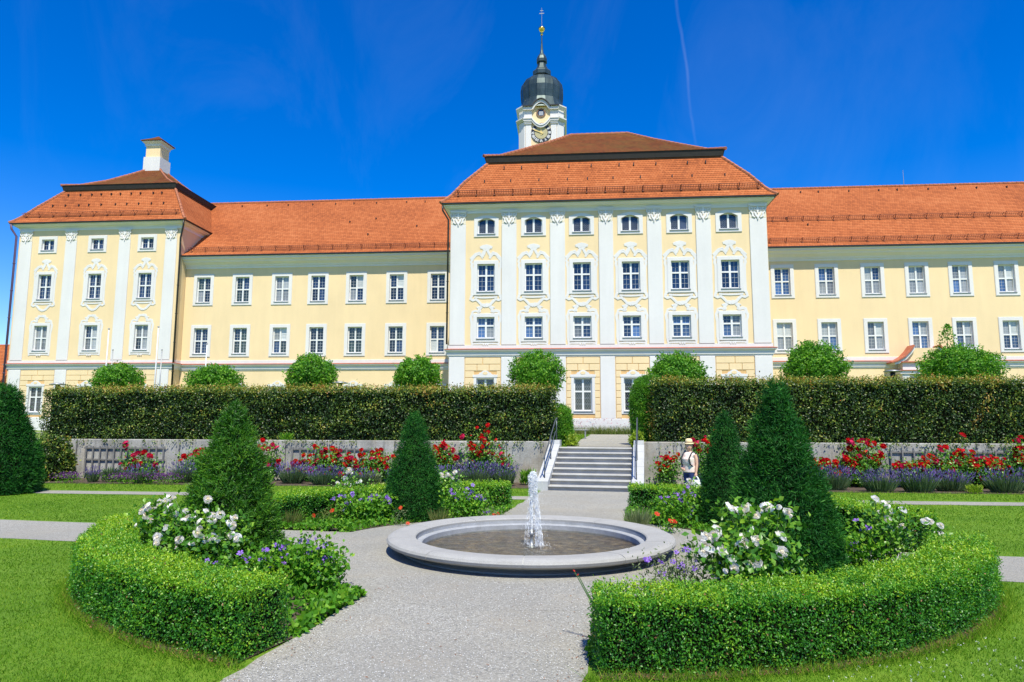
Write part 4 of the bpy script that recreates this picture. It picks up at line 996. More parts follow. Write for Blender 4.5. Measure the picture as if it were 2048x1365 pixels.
def blob_tube(pts, rad, n, seed, amp):
    r = random.Random(seed); mb = MB(); m = []
    P = []; R = []
    for (a, ra), (b, rb_) in zip(zip(pts[:-1], rad[:-1]), zip(pts[1:], rad[1:])):
        for i in range(6): f = i/6; P.append(Vector(a).lerp(Vector(b), f)); R.append(ra+(rb_-ra)*f)
    P.append(Vector(pts[-1])); R.append(rad[-1])
    vs = []; K = len(P)
    for i, p in enumerate(P):
        for j in range(n):
            t = 2*PI*j/n; q = R[i]*(1+r.uniform(-amp, amp)); vs.append((p.x+q*math.cos(t), p.y+q*math.sin(t), p.z+r.uniform(-.012, .012)))
    fs = [(i*n+j, i*n+(j+1) % n, (i+1)*n+(j+1) % n, (i+1)*n+j) for i in range(K-1) for j in range(n)]+[tuple(range(n-1, -1, -1)), tuple(range((K-1)*n, K*n))]
    mb.add(vs, fs); return mb
blob_tube([(0, 0, .25), (0, 0, .6), (.005, 0, .95), (.02, 0, 1.12)], [.014, .02, .028, .035], 10, 1, .35).build('rising_stream', 'water_foam', jet, True)
def streaks(name, n, f, L, W, mt):
    P = []; D = []
    for i in range(n): p, d = f(i); P.append(p); D.append(d)
    return leaves(name, np.array(P), np.array(D), L, W, RNG.uniform(0, 1, n), mt, jet, .3, .12)
jr = random.Random(12)
def plume(i):
    t = jr.uniform(0, 1)**.8; side = 1 if jr.random() < .78 else -1; z = 1.2-1.2*t; x = .03+side*(.03+.11*t)*jr.uniform(.2, 1.25); y = jr.gauss(0, .035+.04*t)
    return (x, y, max(.06, z)), (side*.12, 0, -1)
streaks('falling_water', 1700, plume, RNG.uniform(.02, .09, 1700), RNG.uniform(.003, .009, 1700), 'water_foam')
def climb(i):
    t = jr.uniform(0, 1); return (jr.gauss(0, .012+.02*t), jr.gauss(0, .012+.02*t), .3+.85*t), (0, 0, 1)
streaks('rising_water', 420, climb, RNG.uniform(.03, .08, 420), RNG.uniform(.005, .012, 420), 'water_foam')
dr = MB(); r = random.Random(3)
def drop(x, y, z, s_, k=1.4): dr.add([(x+s_, y, z), (x-s_, y, z), (x, y+s_, z), (x, y-s_, z), (x, y, z+s_*k), (x, y, z-s_*k)], [(0, 2, 4), (2, 1, 4), (1, 3, 4), (3, 0, 4), (2, 0, 5), (1, 2, 5), (3, 1, 5), (0, 3, 5)])
for i in range(3200):      # frothing head, ragged towards the foot
    a = r.uniform(0, 2*PI); q = r.uniform(0, 1)**.55; e = r.uniform(0, 1)**.7; z = .72+.52*e; w_ = .085*math.sqrt(max(0, 1-max(0, (e-.72)/.28)**2))*(.5+.5*min(1, e*1.3)); drop(.025+q*w_*math.cos(a)+r.gauss(0, .008), q*w_*math.sin(a)+r.gauss(0, .008), z+r.gauss(0, .012), r.uniform(.0025, .007), 1.2)
for i in range(700):
    z = r.uniform(0, 1.25); drop(.06+r.gauss(0, .06+.05*(1-z)), r.gauss(0, .06), z, r.uniform(.002, .005))
for i in range(170):
    a = r.uniform(0, 2*PI); q = abs(r.gauss(0, .16)); drop(.13+q*math.cos(a), q*math.sin(a), r.uniform(0, .03), r.uniform(.003, .007), .6)
kind(dr.build('droplets', 'water_foam', jet), 'stuff')

# ------------------------------------------------------------------ hedges
def arc_hedge(name, label, q0, q1, rin, rout, h, leaf, dens, seed, fresh=.0, cs=0.0, bs=0.0):
    """clipped box hedge on an arc round the fountain; q0..q1 = angles in the garden frame"""
    root = thing(name, label, 'hedge', gpt(cs+(rin+rout)/2*math.cos((q0+q1)/2), bs+(rin+rout)/2*math.sin((q0+q1)/2)), 0, 'clipped box hedges round the fountain')
    ox, oy = root.location.x, root.location.y
    rm = (rin+rout)/2; L = rm*(q1-q0); wd = rout-rin
    cen = gw(cs, bs)
    def P3(q, r_, z): return np.stack([cen[0]+cross[0]*r_*np.cos(q)+axis[0]*r_*np.sin(q)-ox, cen[1]+cross[1]*r_*np.cos(q)+axis[1]*r_*np.sin(q)-oy, z], -1)
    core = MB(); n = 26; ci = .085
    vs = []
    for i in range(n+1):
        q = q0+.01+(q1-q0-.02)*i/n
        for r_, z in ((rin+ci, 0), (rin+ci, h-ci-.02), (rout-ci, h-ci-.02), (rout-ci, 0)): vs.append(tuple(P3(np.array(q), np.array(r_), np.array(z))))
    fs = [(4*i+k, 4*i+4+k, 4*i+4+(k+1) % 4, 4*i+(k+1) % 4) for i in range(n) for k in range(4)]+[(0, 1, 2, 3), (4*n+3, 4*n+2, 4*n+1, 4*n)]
    core.add(vs, fs).build('branch_shade_core', 'twig_shade_core', root)  # solid filler, its dark colour stands for shade among the branches
    areas = np.array([L*h*1.05, L*h*.95, L*wd, wd*h, wd*h]); tot = areas.sum(); cnt = (areas*dens).astype(int)
    Ps = []; Ds = []; Rn = []
    for fi, c in enumerate(cnt):
        u = RNG.uniform(0, 1, c); v = RNG.uniform(0, 1, c)
        q = q0+(q1-q0)*u
        er = np.stack([cross[0]*np.cos(q)+axis[0]*np.sin(q), cross[1]*np.cos(q)+axis[1]*np.sin(q), np.zeros(c)], 1)
        if fi == 0: r_ = np.full(c, rout); z = v*h; D = er.copy()
        elif fi == 1: r_ = np.full(c, rin); z = v*h; D = -er
        elif fi == 2: r_ = rin+wd*v; z = np.full(c, h); D = np.tile([0, 0, 1.], (c, 1))
        else:
            q = np.full(c, q0 if fi == 3 else q1); r_ = rin+wd*u; z = v*h
            et = np.stack([-cross[0]*np.sin(q)+axis[0]*np.cos(q), -cross[1]*np.sin(q)+axis[1]*np.cos(q), np.zeros(c)], 1); D = et*(-1 if fi == 3 else 1)
        p = P3(q, r_, z)
        # rounded shoulders and uneven clipping
        dz = np.clip(z-(h-.07), 0, 1)
        if fi in (0, 1): p -= D*(dz**2*5)[:, None]
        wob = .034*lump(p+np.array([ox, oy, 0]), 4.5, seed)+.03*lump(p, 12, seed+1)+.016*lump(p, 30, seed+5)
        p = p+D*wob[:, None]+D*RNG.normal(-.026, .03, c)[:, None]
        base = .40+.12*lump(p, 7, seed+2)+.10*lump(p, 1.9, seed+6)+2.6*wob+RNG.normal(0, .17, c)  # recessed leaves get darker tones: shade of the hollows put into leaf colour
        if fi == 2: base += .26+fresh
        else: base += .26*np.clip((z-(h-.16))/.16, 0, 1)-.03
        Ps.append(p); Ds.append(D); Rn.append(base)
    P = np.concatenate(Ps); D = np.concatenate(Ds); Rn = np.concatenate(Rn)
    keep = P[:, 2] > .015; P, D, Rn = P[keep], D[keep], Rn[keep]
    n = len(P)
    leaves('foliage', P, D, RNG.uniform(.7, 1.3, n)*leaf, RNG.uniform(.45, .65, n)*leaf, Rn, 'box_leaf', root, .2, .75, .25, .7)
    kd = RNG.uniform(0, 1, n) < .006+.02*(lump(P, 1.6, seed+7) > .8); leaves('dead_leaves', P[kd]+D[kd]*.012, D[kd], leaf, leaf*.55, RNG.uniform(0, 1, kd.sum()), 'litter', root, .2, .7, 0, .7)
    # a few longer shoots standing proud of the top
    m_ = int(L*34); q = RNG.uniform(q0, q1, m_); r_ = RNG.uniform(rin, rout, m_); p = P3(q, r_, np.full(m_, h-.01)); PP = []
    for i in range(m_):
        hh = RNG.uniform(.03, .1); k = 6
        PP.append(p[i]+np.stack([RNG.normal(0, .008, k), RNG.normal(0, .008, k), np.linspace(0, hh, k)], 1))
    PP = np.concatenate(PP); leaves('shoots', PP, np.tile([0, 0, .8], (len(PP), 1)), leaf*1.1, leaf*.5, RNG.uniform(.6, 1, len(PP)), 'box_leaf', root, .2, .7)
    return root
HW_AX, HW_CR = 1.52, 1.08
HH = .62; aa = math.asin(HW_AX/5.72); ac = math.asin(HW_CR/5.72)
# per bed: shift of the arc's centre across the axis, inner and outer radius
HEDGE = {(-1, -1): (-.56, 5.5, 6.18), (1, -1): (.74, 5.12, 5.80), (-1, 1): (-.1, 5.38, 6.06), (1, 1): (.75, 5.38, 6.1)}
def hedge_span(sc_, sa):
    cs, ri, ro = HEDGE[(sc_, sa)]; r_ = (ri+ro)/2
    qa = math.acos((HW_AX-sc_*cs)/r_); qc = math.asin(HW_CR/r_)          # in the bed's own quadrant
    return cs, ri, ro, qc, qa
def hedge_q(sc_, sa):
    cs, ri, ro, qc, qa = hedge_span(sc_, sa)
    if (sc_, sa) == (1, 1): return qc, qa
    if (sc_, sa) == (-1, 1): return PI-qa, PI-qc
    if (sc_, sa) == (-1, -1): return PI+qc, PI+qa
    return 2*PI-qa, 2*PI-qc
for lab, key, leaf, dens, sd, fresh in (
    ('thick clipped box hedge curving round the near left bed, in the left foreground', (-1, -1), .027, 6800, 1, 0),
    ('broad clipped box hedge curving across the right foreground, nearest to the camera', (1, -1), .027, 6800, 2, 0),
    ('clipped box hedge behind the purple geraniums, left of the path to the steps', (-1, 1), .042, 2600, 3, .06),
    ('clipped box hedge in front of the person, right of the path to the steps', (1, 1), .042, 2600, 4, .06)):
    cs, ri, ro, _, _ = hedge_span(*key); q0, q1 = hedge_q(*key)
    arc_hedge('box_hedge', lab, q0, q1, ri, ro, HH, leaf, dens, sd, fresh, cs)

def beech(label, x0, x1, ztop, seed, end):
    root = thing('beech_hedge', label, 'hedge', ((x0+x1)/2, 26.35, 1.3), 0, 'beech hedges on the terrace')
    cx_ = (x0+x1)/2; y0, y1 = 25.78, 26.9; h = ztop-1.3
    MB().box(x0-cx_+.2, x1-cx_-.2, y0-26.35+.26, y1-26.35-.26, -.05, h-.15).build('branch_shade_core', 'twig_shade_core', root)
    L = x1-x0; cnts = [int(L*h*640), int(L*1.1*800), int(h*1.1*700), int(h*1.1*700), int(L*h*120)]
    Ps = []; Ds = []; R_ = []
    for fi, c in enumerate(cnts):
        u = RNG.uniform(0, 1, c); v = RNG.uniform(0, 1, c)
        if fi == 0: p = np.stack([x0+L*u, np.full(c, y0), h*v], 1); D = np.tile([0, -1., 0], (c, 1))
        elif fi == 1: p = np.stack([x0+L*u, y0+(y1-y0)*v, np.full(c, h)], 1); D = np.tile([0, 0, 1.], (c, 1))
        elif fi == 4: p = np.stack([x0+L*u, np.full(c, y1), h*v], 1); D = np.tile([0, 1., 0], (c, 1))
        else: p = np.stack([np.full(c, x0 if fi == 2 else x1), y0+(y1-y0)*u, h*v], 1); D = np.tile([-1. if fi == 2 else 1., 0, 0], (c, 1))
        lm = lump(p, 2.6, seed)*.13+lump(p, 7, seed+1)*.10
        p = p+D*lm[:, None]+D*RNG.normal(-.08, .10, c)[:, None]
        rn = .32+RNG.normal(0, .2, c)+.16*lump(p, 3.2, seed+2)+1.1*lm+.14*np.clip((p[:, 2]-h+.35)/.35, 0, 1)  # leaves set back in the hedge are coloured darker as painted shade
        if fi == 1: rn += .22
        patch = lump(p, .9, seed+3)
        rn = np.where((patch > .55) & (RNG.uniform(0, 1, c) < .5), RNG.uniform(.84, 1, c), rn)
        Ps.append(p); Ds.append(D); R_.append(rn)
    P = np.concatenate(Ps); D = np.concatenate(Ds); R_ = np.concatenate(R_)
    P[:, 0] -= cx_; P[:, 1] -= 26.35
    n = len(P)
    leaves('foliage', P, D, RNG.uniform(.055, .1, n), RNG.uniform(.035, .06, n), R_, 'beech_leaf', root, .15, .7, -.15, .75)
    # wisps over the top edge and leaves hanging over the wall
    m_ = int(L*26); x = RNG.uniform(x0, x1, m_)-cx_; hh = RNG.uniform(.05, .26, m_)*(.5+.5*RNG.uniform(0, 1, m_)); k = 5
    PP = np.stack([np.repeat(x, k)+RNG.normal(0, .03, m_*k), np.repeat(RNG.uniform(-.5, .5, m_), k), h+np.repeat(hh, k)*np.tile(np.linspace(0, 1, k), m_)], 1)
    leaves('shoots', PP, np.tile([0, -.2, .6], (len(PP), 1)), .07, .04, RNG.uniform(.55, 1, len(PP)), 'beech_leaf', root, .15, .7)
    m_ = int(L*14); x = RNG.uniform(x0, x1, m_)-cx_; x = x[lump(np.stack([x, x*0, x*0], 1), 1.7, seed+9) > -.1]; m_ = len(x); k = 4
    PP = np.stack([np.repeat(x, k)+RNG.normal(0, .04, m_*k), np.full(m_*k, -1.11)+RNG.normal(0, .05, m_*k), .2-np.repeat(RNG.uniform(0, .26, m_), k)*np.tile(np.linspace(0, 1, k), m_)], 1)
    PP[:, 1] = np.where(PP[:, 2] < .22, np.minimum(PP[:, 1], -1.09), PP[:, 1])
    leaves('hanging_shoots', PP, np.tile([0, -.5, -.3], (len(PP), 1)), .07, .045, RNG.uniform(.2, .8, len(PP)), 'beech_leaf', root, .15, .6)
beech('long dark clipped beech hedge on the terrace left of the steps', -21.2, -.62, 3.48, 20, 1)
beech('long dark clipped beech hedge on the terrace right of the steps', 3.0, 30, 3.76, 30, 0)

def cone_plant(name, label, loc, prof, mt, leaf, dens, seed, group=None, squash=1.0, cat='shrub', parts=('crown', 'trunk'), up=.4, amp=.05, spread=.5, wl=.2):
    """plant clipped to a solid of revolution: prof = (radius, height)"""
    root = thing(name, label, cat, loc, 0, group)
    MB().lathe([(max(.01, r_-.08), max(0, z-(.06 if z > .1 else 0))) for r_, z in prof], (0, 0, 0), 20).build('branch_shade_core', 'twig_shade_core', root)
    MB().tube([(0, 0, -.05), (0, 0, prof[-1][1]*.5)], [.06, .03], 7).build('trunk', 'bark', root)
    pr = np.array(prof); sl = np.hypot(np.diff(pr[:, 0]), np.diff(pr[:, 1])); ar = sl*(pr[:-1, 0]+pr[1:, 0])*PI
    c = int(ar.sum()*dens); seg_ = RNG.choice(len(ar), c, p=ar/ar.sum()); f = RNG.uniform(0, 1, c)
    # area weighting along each segment
    r0, r1_ = pr[seg_, 0], pr[seg_+1, 0]; w = RNG.uniform(0, 1, c)*np.maximum(r0, r1_); rr_ = r0+(r1_-r0)*f
    f = np.where(w > rr_, RNG.uniform(0, 1, c)*np.where(r0 > r1_, .5, 1), f); rr_ = r0+(r1_-r0)*f; z = pr[seg_, 1]+(pr[seg_+1, 1]-pr[seg_, 1])*f
    a = RNG.uniform(0, 2*PI, c); tn = np.stack([pr[seg_+1, 0]-r0, pr[seg_+1, 1]-pr[seg_, 1]], 1); nr = np.stack([tn[:, 1], -tn[:, 0]], 1); nr /= np.linalg.norm(nr, axis=1, keepdims=True)
    D = np.stack([nr[:, 0]*np.cos(a), nr[:, 0]*np.sin(a), nr[:, 1]], 1); P = np.stack([rr_*np.cos(a), rr_*np.sin(a)*squash, z], 1)
    lm = amp*1.25*lump(P, 4, seed)+amp*.9*lump(P*np.array([1, 1, 1.6]), 12, seed+1)
    P = P+D*(lm+RNG.normal(-.03, .035, c))[:, None]
    rn = .42+RNG.normal(0, .17, c)+.22*lump(P, 9, seed+2)+.9*lm/max(amp, .01)*.12
    keep = P[:, 2] > .01
    P, D, rn = P[keep], D[keep], rn[keep]; n = len(P)
    leaves('crown', P, D, RNG.uniform(.6, 1.4, n)*leaf, RNG.uniform(.8, 1.2, n)*leaf*wl, rn, mt, root, .1, spread, up, .45)
    m_ = max(30, int(n*.012)); k_ = RNG.integers(0, n, m_); kk = 9; t_ = np.linspace(0, 1, kk)[None, :, None]      # stray shoots
    dd = unit(D[k_]+np.array([0, 0, .7])+RNG.normal(0, .3, (m_, 3))); S = (P[k_][:, None, :]+dd[:, None, :]*t_*RNG.uniform(.4, 1.6, (m_, 1, 1))*leaf*1.5).reshape(-1, 3)
    leaves('shoots', S, np.repeat(dd, kk, 0), leaf*.6, leaf*.6*wl, RNG.uniform(.5, 1, len(S)), mt, root, .1, .6)
    return root
def yewprof(R, Hh, belly=.0): return [(R*.95, 0), (R*1.0, .08*Hh), (R*.92, .22*Hh), (R*.76, .42*Hh), (R*.58, .6*Hh), (R*.40, .77*Hh), (R*.25, .9*Hh), (R*.13, .97*Hh), (.01, Hh)]
cone_plant('yew_cone', 'bright green conical yew with feathery shoots, rising behind the white roses at left', (-5.22, 10.3, 0), yewprof(.70, 2.48), 'yew_leaf', .075, 5200, 41, 'clipped yew cones', up=.5, amp=.07)
cone_plant('yew_cone', 'tallest conical yew, rising behind the white roses at right', (2.82, 9.75, 0), yewprof(.74, 2.7), 'yew_dark_leaf', .07, 5600, 42, 'clipped yew cones', up=.35, amp=.06)
cone_plant('yew_cone', 'neat dark conical yew standing behind the fountain, left of the path', (-3.56, 15.4, 0), yewprof(.66, 2.4), 'yew_dark_leaf', .065, 4200, 43, 'clipped yew cones', up=.2, amp=.03)
cone_plant('yew_cone', 'dark conical yew half hidden behind the tallest yew, beside the person', (3.22, 14.9, 0), yewprof(.63, 2.42), 'yew_dark_leaf', .065, 4200, 44, 'clipped yew cones', up=.25, amp=.03)
cone_plant('yew_cone', 'broad dark clipped yew cut off by the left edge of the picture', (-17.45, 19.6, 0), [(1.15, 0), (1.18, .4), (1.08, 1.0), (.86, 1.8), (.62, 2.5), (.46, 2.95), (.32, 3.15), (.01, 3.25)], 'yew_dark_leaf', .11, 1700, 45, 'clipped yew cones', up=.1, amp=.06)
cone_plant('low_shrub', 'low dark shrub beside the broad yew at the left end of the wall', (-19.3, 24.2, 0), [(.6, 0), (.72, .4), (.68, .9), (.5, 1.35), (.2, 1.6), (.01, 1.65)], 'beech_leaf', .09, 900, 46, wl=.6, up=0, amp=.1, spread=.8)
cone_plant('clipped_column', 'short rounded green column at the top left of the steps', (-.52, 26.75, 1.3), [(.5, 0), (.56, .5), (.54, 1.0), (.45, 1.35), (.25, 1.55), (.01, 1.6)], 'tree_leaf', .06, 2600, 47, 'clipped columns beside the steps', wl=.45, up=.1, amp=.03, spread=.7, cat='shrub')
cone_plant('clipped_column', 'tall rounded green column at the top right of the steps', (3.1, 27.2, 1.3), [(.72, 0), (.8, .8), (.8, 1.8), (.7, 2.3), (.45, 2.65), (.01, 2.8)], 'tree_leaf', .06, 2400, 48, 'clipped columns beside the steps', wl=.45, up=.1, amp=.03, spread=.7, cat='shrub')
for nm, loc, sc in (('left', (.02, 26.05, 1.3), .85), ('right', (2.42, 26.15, 1.3), 1.05)):
    cone_plant('lime_shrub', 'small lime green leafy plant at the %s of the top step' % nm, loc, [(.14*sc, 0), (.24*sc, .15), (.24*sc, .32*sc), (.15*sc, .48*sc), (.01, .56*sc)], 'lime_leaf', .1, 900, 49, 'lime plants by the top step', wl=.6, up=.4, amp=.06, spread=.9)

def ball_tree(label, x, y, zc, w, h, seed, spike=0):
    zg = tz(y); root = thing('ball_tree', label, 'tree', (x, y, zg), 0, 'round-headed trees on the terrace')
    r = random.Random(seed); cz = zc-zg
    MB().tube([(0, 0, -.1), (.02, 0, cz*.4), (-.01, .02, cz*.75), (0, 0, cz)], [.1, .075, .06, .03], 8).build('trunk', 'bark', root, True)
    lb = MB(); tips = []
    for k in range(11):
        a = r.uniform(0, 2*PI); e = r.uniform(-.2, 1.1); L = r.uniform(.55, .85)
        p0 = Vector((0, 0, cz-h*.28+r.uniform(0, .3))); p1 = Vector((math.cos(a)*w/2*L*math.cos(e), math.sin(a)*w/2*L*math.cos(e), cz+math.sin(e)*h/2*L)); lb.tube([p0, p0.lerp(p1, .5)+Vector((0, 0, .05)), p1], [.035, .022, .008], 5); tips.append(p1)
    lb.build('limbs', 'bark', root, True)
    c = int(13000*w*h/5); d = unit(RNG.normal(0, 1, (c, 3))); rad = RNG.uniform(.12, 1, c)**.36
    sc = 1+.2*lump(d*1.0, 2.9, seed)+.13*lump(d, 8, seed+1)
    P = d*(rad*sc)[:, None]*np.array([w/2, w/2, h/2]); P[:, 2] += cz
    P[:, 2] = np.maximum(P[:, 2], cz-h*.42+RNG.normal(0, .07, c))
    keep = lump(P, 5.5, seed+4) > -.75; P, d = P[keep], d[keep]; c = len(P)
    rn = .46+RNG.normal(0, .2, c)+.2*lump(P, 4, seed+2)
    if spike:
        m_ = 420; t = RNG.uniform(0, 1, m_); rr_ = .62*(1-t)**.8+.04; a = RNG.uniform(0, 2*PI, m_)
        S = np.stack([-.5+rr_*np.cos(a)*RNG.uniform(.3, 1, m_)+.12*t, rr_*np.sin(a), cz+h*.3+t*spike], 1); P = np.concatenate([P, S]); d = np.concatenate([d, np.stack([np.cos(a), np.sin(a), .2*np.ones(m_)], 1)]); rn = np.concatenate([rn, RNG.uniform(.2, .8, m_)])
        lb2 = MB(); lb2.tube([(-.3, 0, cz), (-.45, 0, cz+h*.4), (-.38, 0, cz+h*.3+spike)], [.03, .02, .005], 5); lb2.build('leader', 'bark', root)
    sd_ = unit(RNG.normal(0, 1, (46, 3))+np.array([0, 0, .35])); ln_ = RNG.uniform(.06, .2, 46); kk = 7      # stray shoots
    S = (sd_[:, None, :]*(1+(ln_[:, None]*np.linspace(0, 1, kk)[None])[..., None])*np.array([w/2, w/2, h/2])).reshape(-1, 3)*.98+RNG.normal(0, .025, (46*kk, 3)); S[:, 2] += cz
    S = S[S[:, 2] > cz-h*.35]; P = np.concatenate([P, S]); d = np.concatenate([d, unit(S-np.array([0, 0, cz]))]); rn = np.concatenate([rn, RNG.uniform(.5, 1, len(S))])
    leaves('crown', P, d, RNG.uniform(.08, .14, len(P)), RNG.uniform(.05, .085, len(P)), rn, 'tree_leaf', root, .2, .7, -.2, .7)
for i, (lab, x, w, zt, zb, sp) in enumerate([
    ('round green tree in front of the corner pavilion, leftmost of the row above the hedge', -22.35, 2.3, 4.93, 3.3, 0),
    ('round green tree just right of the corner pavilion, second from left above the hedge', -17.4, 2.5, 4.91, 3.3, 0),
    ('round green tree before the middle of the left wing, third from left above the hedge', -12.57, 2.3, 5.32, 3.5, 0),
    ('round green tree where the left wing meets the central pavilion', -7.35, 2.2, 5.3, 3.5, 0),
    ('full round tree beside the left end of the gap above the steps', -1.61, 2.5, 5.43, 3.5, 0),
    ('round tree rising behind the right hedge beside the gap above the steps', 4.79, 2.5, 5.39, 3.4, 0),
    ('round tree at the foot of the right wing, next to the central pavilion', 10.99, 2.75, 5.77, 3.5, 0),
    ('large bushy tree with a thin pointed leader in front of the portal', 17.25, 3.2, 5.55, 3.6, 1.45)]):
    ball_tree(lab, x, 32, (zt+zb)/2, w, (zt-zb)*1.08, 100+i*7, sp)
# ------------------------------------------------------------------ flower beds
def at(px, py, Y):
    """point of the photograph's sight line px,py at the depth Y"""
    d = fw+r2*((px-1024)/1365)+u2*((682.5-py)/1365); t = Y/d.y
    return Vector((d.x*t, Y, CAM_H+d.z*t))
def bed_poly(sc_, sa, r0, r1, n=16):
    """corner points of one quarter bed, sc_/sa = signs across and along the axis"""
    c0, b0 = HW_AX-.02, HW_CR-.02
    q0i, q1i = math.asin(b0/r0), PI/2-math.asin(c0/r0); q0o, q1o = math.asin(b0/r1), PI/2-math.asin(c0/r1)
    rows = []
    for i in range(n+1):
        f = i/n; qi = q0i+(q1i-q0i)*f; qo = q0o+(q1o-q0o)*f
        rows.append((gw(sc_*r0*math.cos(qi), sa*r0*math.sin(qi)), gw(sc_*r1*math.cos(qo), sa*r1*math.sin(qo))))
    return rows
BEDS = {'near left': (-1, -1), 'near right': (1, -1), 'back left': (-1, 1), 'back right': (1, 1)}
for nm, (sc_, sa) in BEDS.items():
    rows = bed_poly(sc_, sa, 3.92, 5.6); mb = MB(); n = len(rows)
    vs = []
    for a, b in rows:
        for f in (0, .06, .5, .94, 1): p = a*(1-f)+b*f; vs.append((p[0], p[1], .014 if f in (0, 1) else .03))
    fs = [(5*i+k, 5*i+5+k, 5*i+6+k, 5*i+1+k) for i in range(n-1) for k in range(4)]
    mb.add(vs, fs); kind(mb.build('flower_bed_soil', 'soil'), 'structure')
    # ground cover between the path ring and the taller plants
    c = 6500 if 'near' in nm else 4200
    f = RNG.uniform(0, 1, c); e_ = int(c*.16); f[:e_] = np.where(RNG.uniform(0, 1, e_) < .5, RNG.normal(0, .006, e_), 1+RNG.normal(0, .006, e_)); g = RNG.uniform(0, 1, c)**1.3*.95
    idx = f*(n-1); i0 = np.clip(np.floor(idx).astype(int), 0, n-2); ff = (idx-i0)[:, None]
    A = np.array([r_[0] for r_ in rows]); B = np.array([r_[1] for r_ in rows])
    a = A[i0]*(1-ff)+A[i0+1]*ff; b = B[i0]*(1-ff)+B[i0+1]*ff; xy = a*(1-g[:, None])+b*g[:, None]
    hgt = .05+.07*RNG.uniform(0, 1, c)+.05*lump(np.stack([xy[:, 0], xy[:, 1], xy[:, 0]*0], 1), 4, 5)
    P = np.stack([xy[:, 0], xy[:, 1], np.maximum(.03, hgt*np.clip(g*12, .35, 1))], 1)
    o = leaves('ground_cover', P, np.tile([0, 0, .25], (c, 1)), RNG.uniform(.05, .1, c), RNG.uniform(.04, .07, c), .45+.25*RNG.normal(0, 1, c)*.8, 'geranium_leaf', None, .12, .7, .1, .7)
    tag(o, 'low leafy ground cover in the %s bed beside the gravel' % nm, 'ground cover'); kind(o, 'stuff')
kind(sheet('wall_bed_soil', [[(-22, 23.0), (-1.4, 22.95), (-1.4, 25.29), (-22, 25.29)], [(2.9, 22.9), (30, 22.85), (30, 25.29), (2.9, 25.29)]], .01, 'soil'), 'structure')

def rose_bloom(name, mt):
    """full bloom: nested ruffled cups round a closed heart"""
    vs = []; fs = []; rr = random.Random(9); n = 9
    for L, (r0, r1_, z0, z1) in enumerate(((.3, .95, -.2, .38), (.28, .80, -.05, .56), (.2, .58, .08, .68), (.1, .32, .2, .74))):
        b = len(vs); ph = L*.37
        for j in range(n):
            a = 2*PI*j/n+ph; k = 1+rr.uniform(-.13, .13); vs.append((r0*math.cos(a), r0*math.sin(a), z0)); vs.append((r1_*k*math.cos(a), r1_*k*math.sin(a), (z0+z1)*.5)); vs.append((r1_*k*.9*math.cos(a+.1), r1_*k*.9*math.sin(a+.1), z1+rr.uniform(-.07, .07)))
        for j in range(n):
            p, q = b+3*j, b+3*((j+1) % n); fs += [(p, q, q+1, p+1), (p+1, q+1, q+2, p+2)]
    b = len(vs); vs += [(.22*math.cos(2*PI*j/6), .22*math.sin(2*PI*j/6), .5) for j in range(6)]+[(0, 0, .68)]; fs += [(b+j, b+(j+1) % 6, b+6) for j in range(6)]
    b = len(vs); vs += [(.8*math.cos(2*PI*j/8), .8*math.sin(2*PI*j/8), .12) for j in range(8)]; fs += [tuple(range(b, b+8))]
    me = bpy.data.meshes.new(name); me.from_pydata(vs, [], fs); me.materials.append(MAT[mt])
    if mt == 'white_petal':
        me.materials.append(MAT['cream_petal'])
        for p in me.polygons: p.material_index = 1 if max((me.vertices[i].co.x**2+me.vertices[i].co.y**2)**.5 for i in p.vertices) < .36 else 0
    return me
ROSE_W = rose_bloom('rose_bloom', 'white_petal'); ROSE_R = rose_bloom('rose_bloom', 'red_petal'); ROSE_C = rose_bloom('rose_bloom', 'crimson_petal')
def flat_flower(name, mt, n=5):
    mb = MB()
    for i in range(n):
        a = 2*PI*i/n; p = []
        for da, r_, z in ((0, .08, 0), (-.5, .6, .12), (-.32, 1, .2), (.32, 1, .2), (.5, .6, .12)): p.append((r_*math.cos(a+da), r_*math.sin(a+da), z))
        mb.add(p, [(0, 1, 2, 3, 4)])
    me = bpy.data.meshes.new(name); me.from_pydata(mb.v, [], mb.f); me.materials.append(MAT[mt]); return me
GER = flat_flower('geranium_flower', 'violet_petal'); POP = flat_flower('red_flower', 'poppy_petal', 6)
fr_ = random.Random(77)
def put_bloom(root, name, me, p, size, tilt=.7):
    o = link(name, me, root, p-root.location); s_ = size*(fr_.uniform(.75, 1.2) if fr_.random() < .82 else fr_.uniform(.4, .6)); o.scale = (s_, s_, s_*fr_.uniform(.75, 1))
    # flower heads look up and towards the light
    d = Vector((fr_.gauss(.1, .45), fr_.gauss(-.75, .4), fr_.uniform(.35, 1.1))).normalized(); o.rotation_euler = d.to_track_quat('Z', 'Y').to_euler(); return o
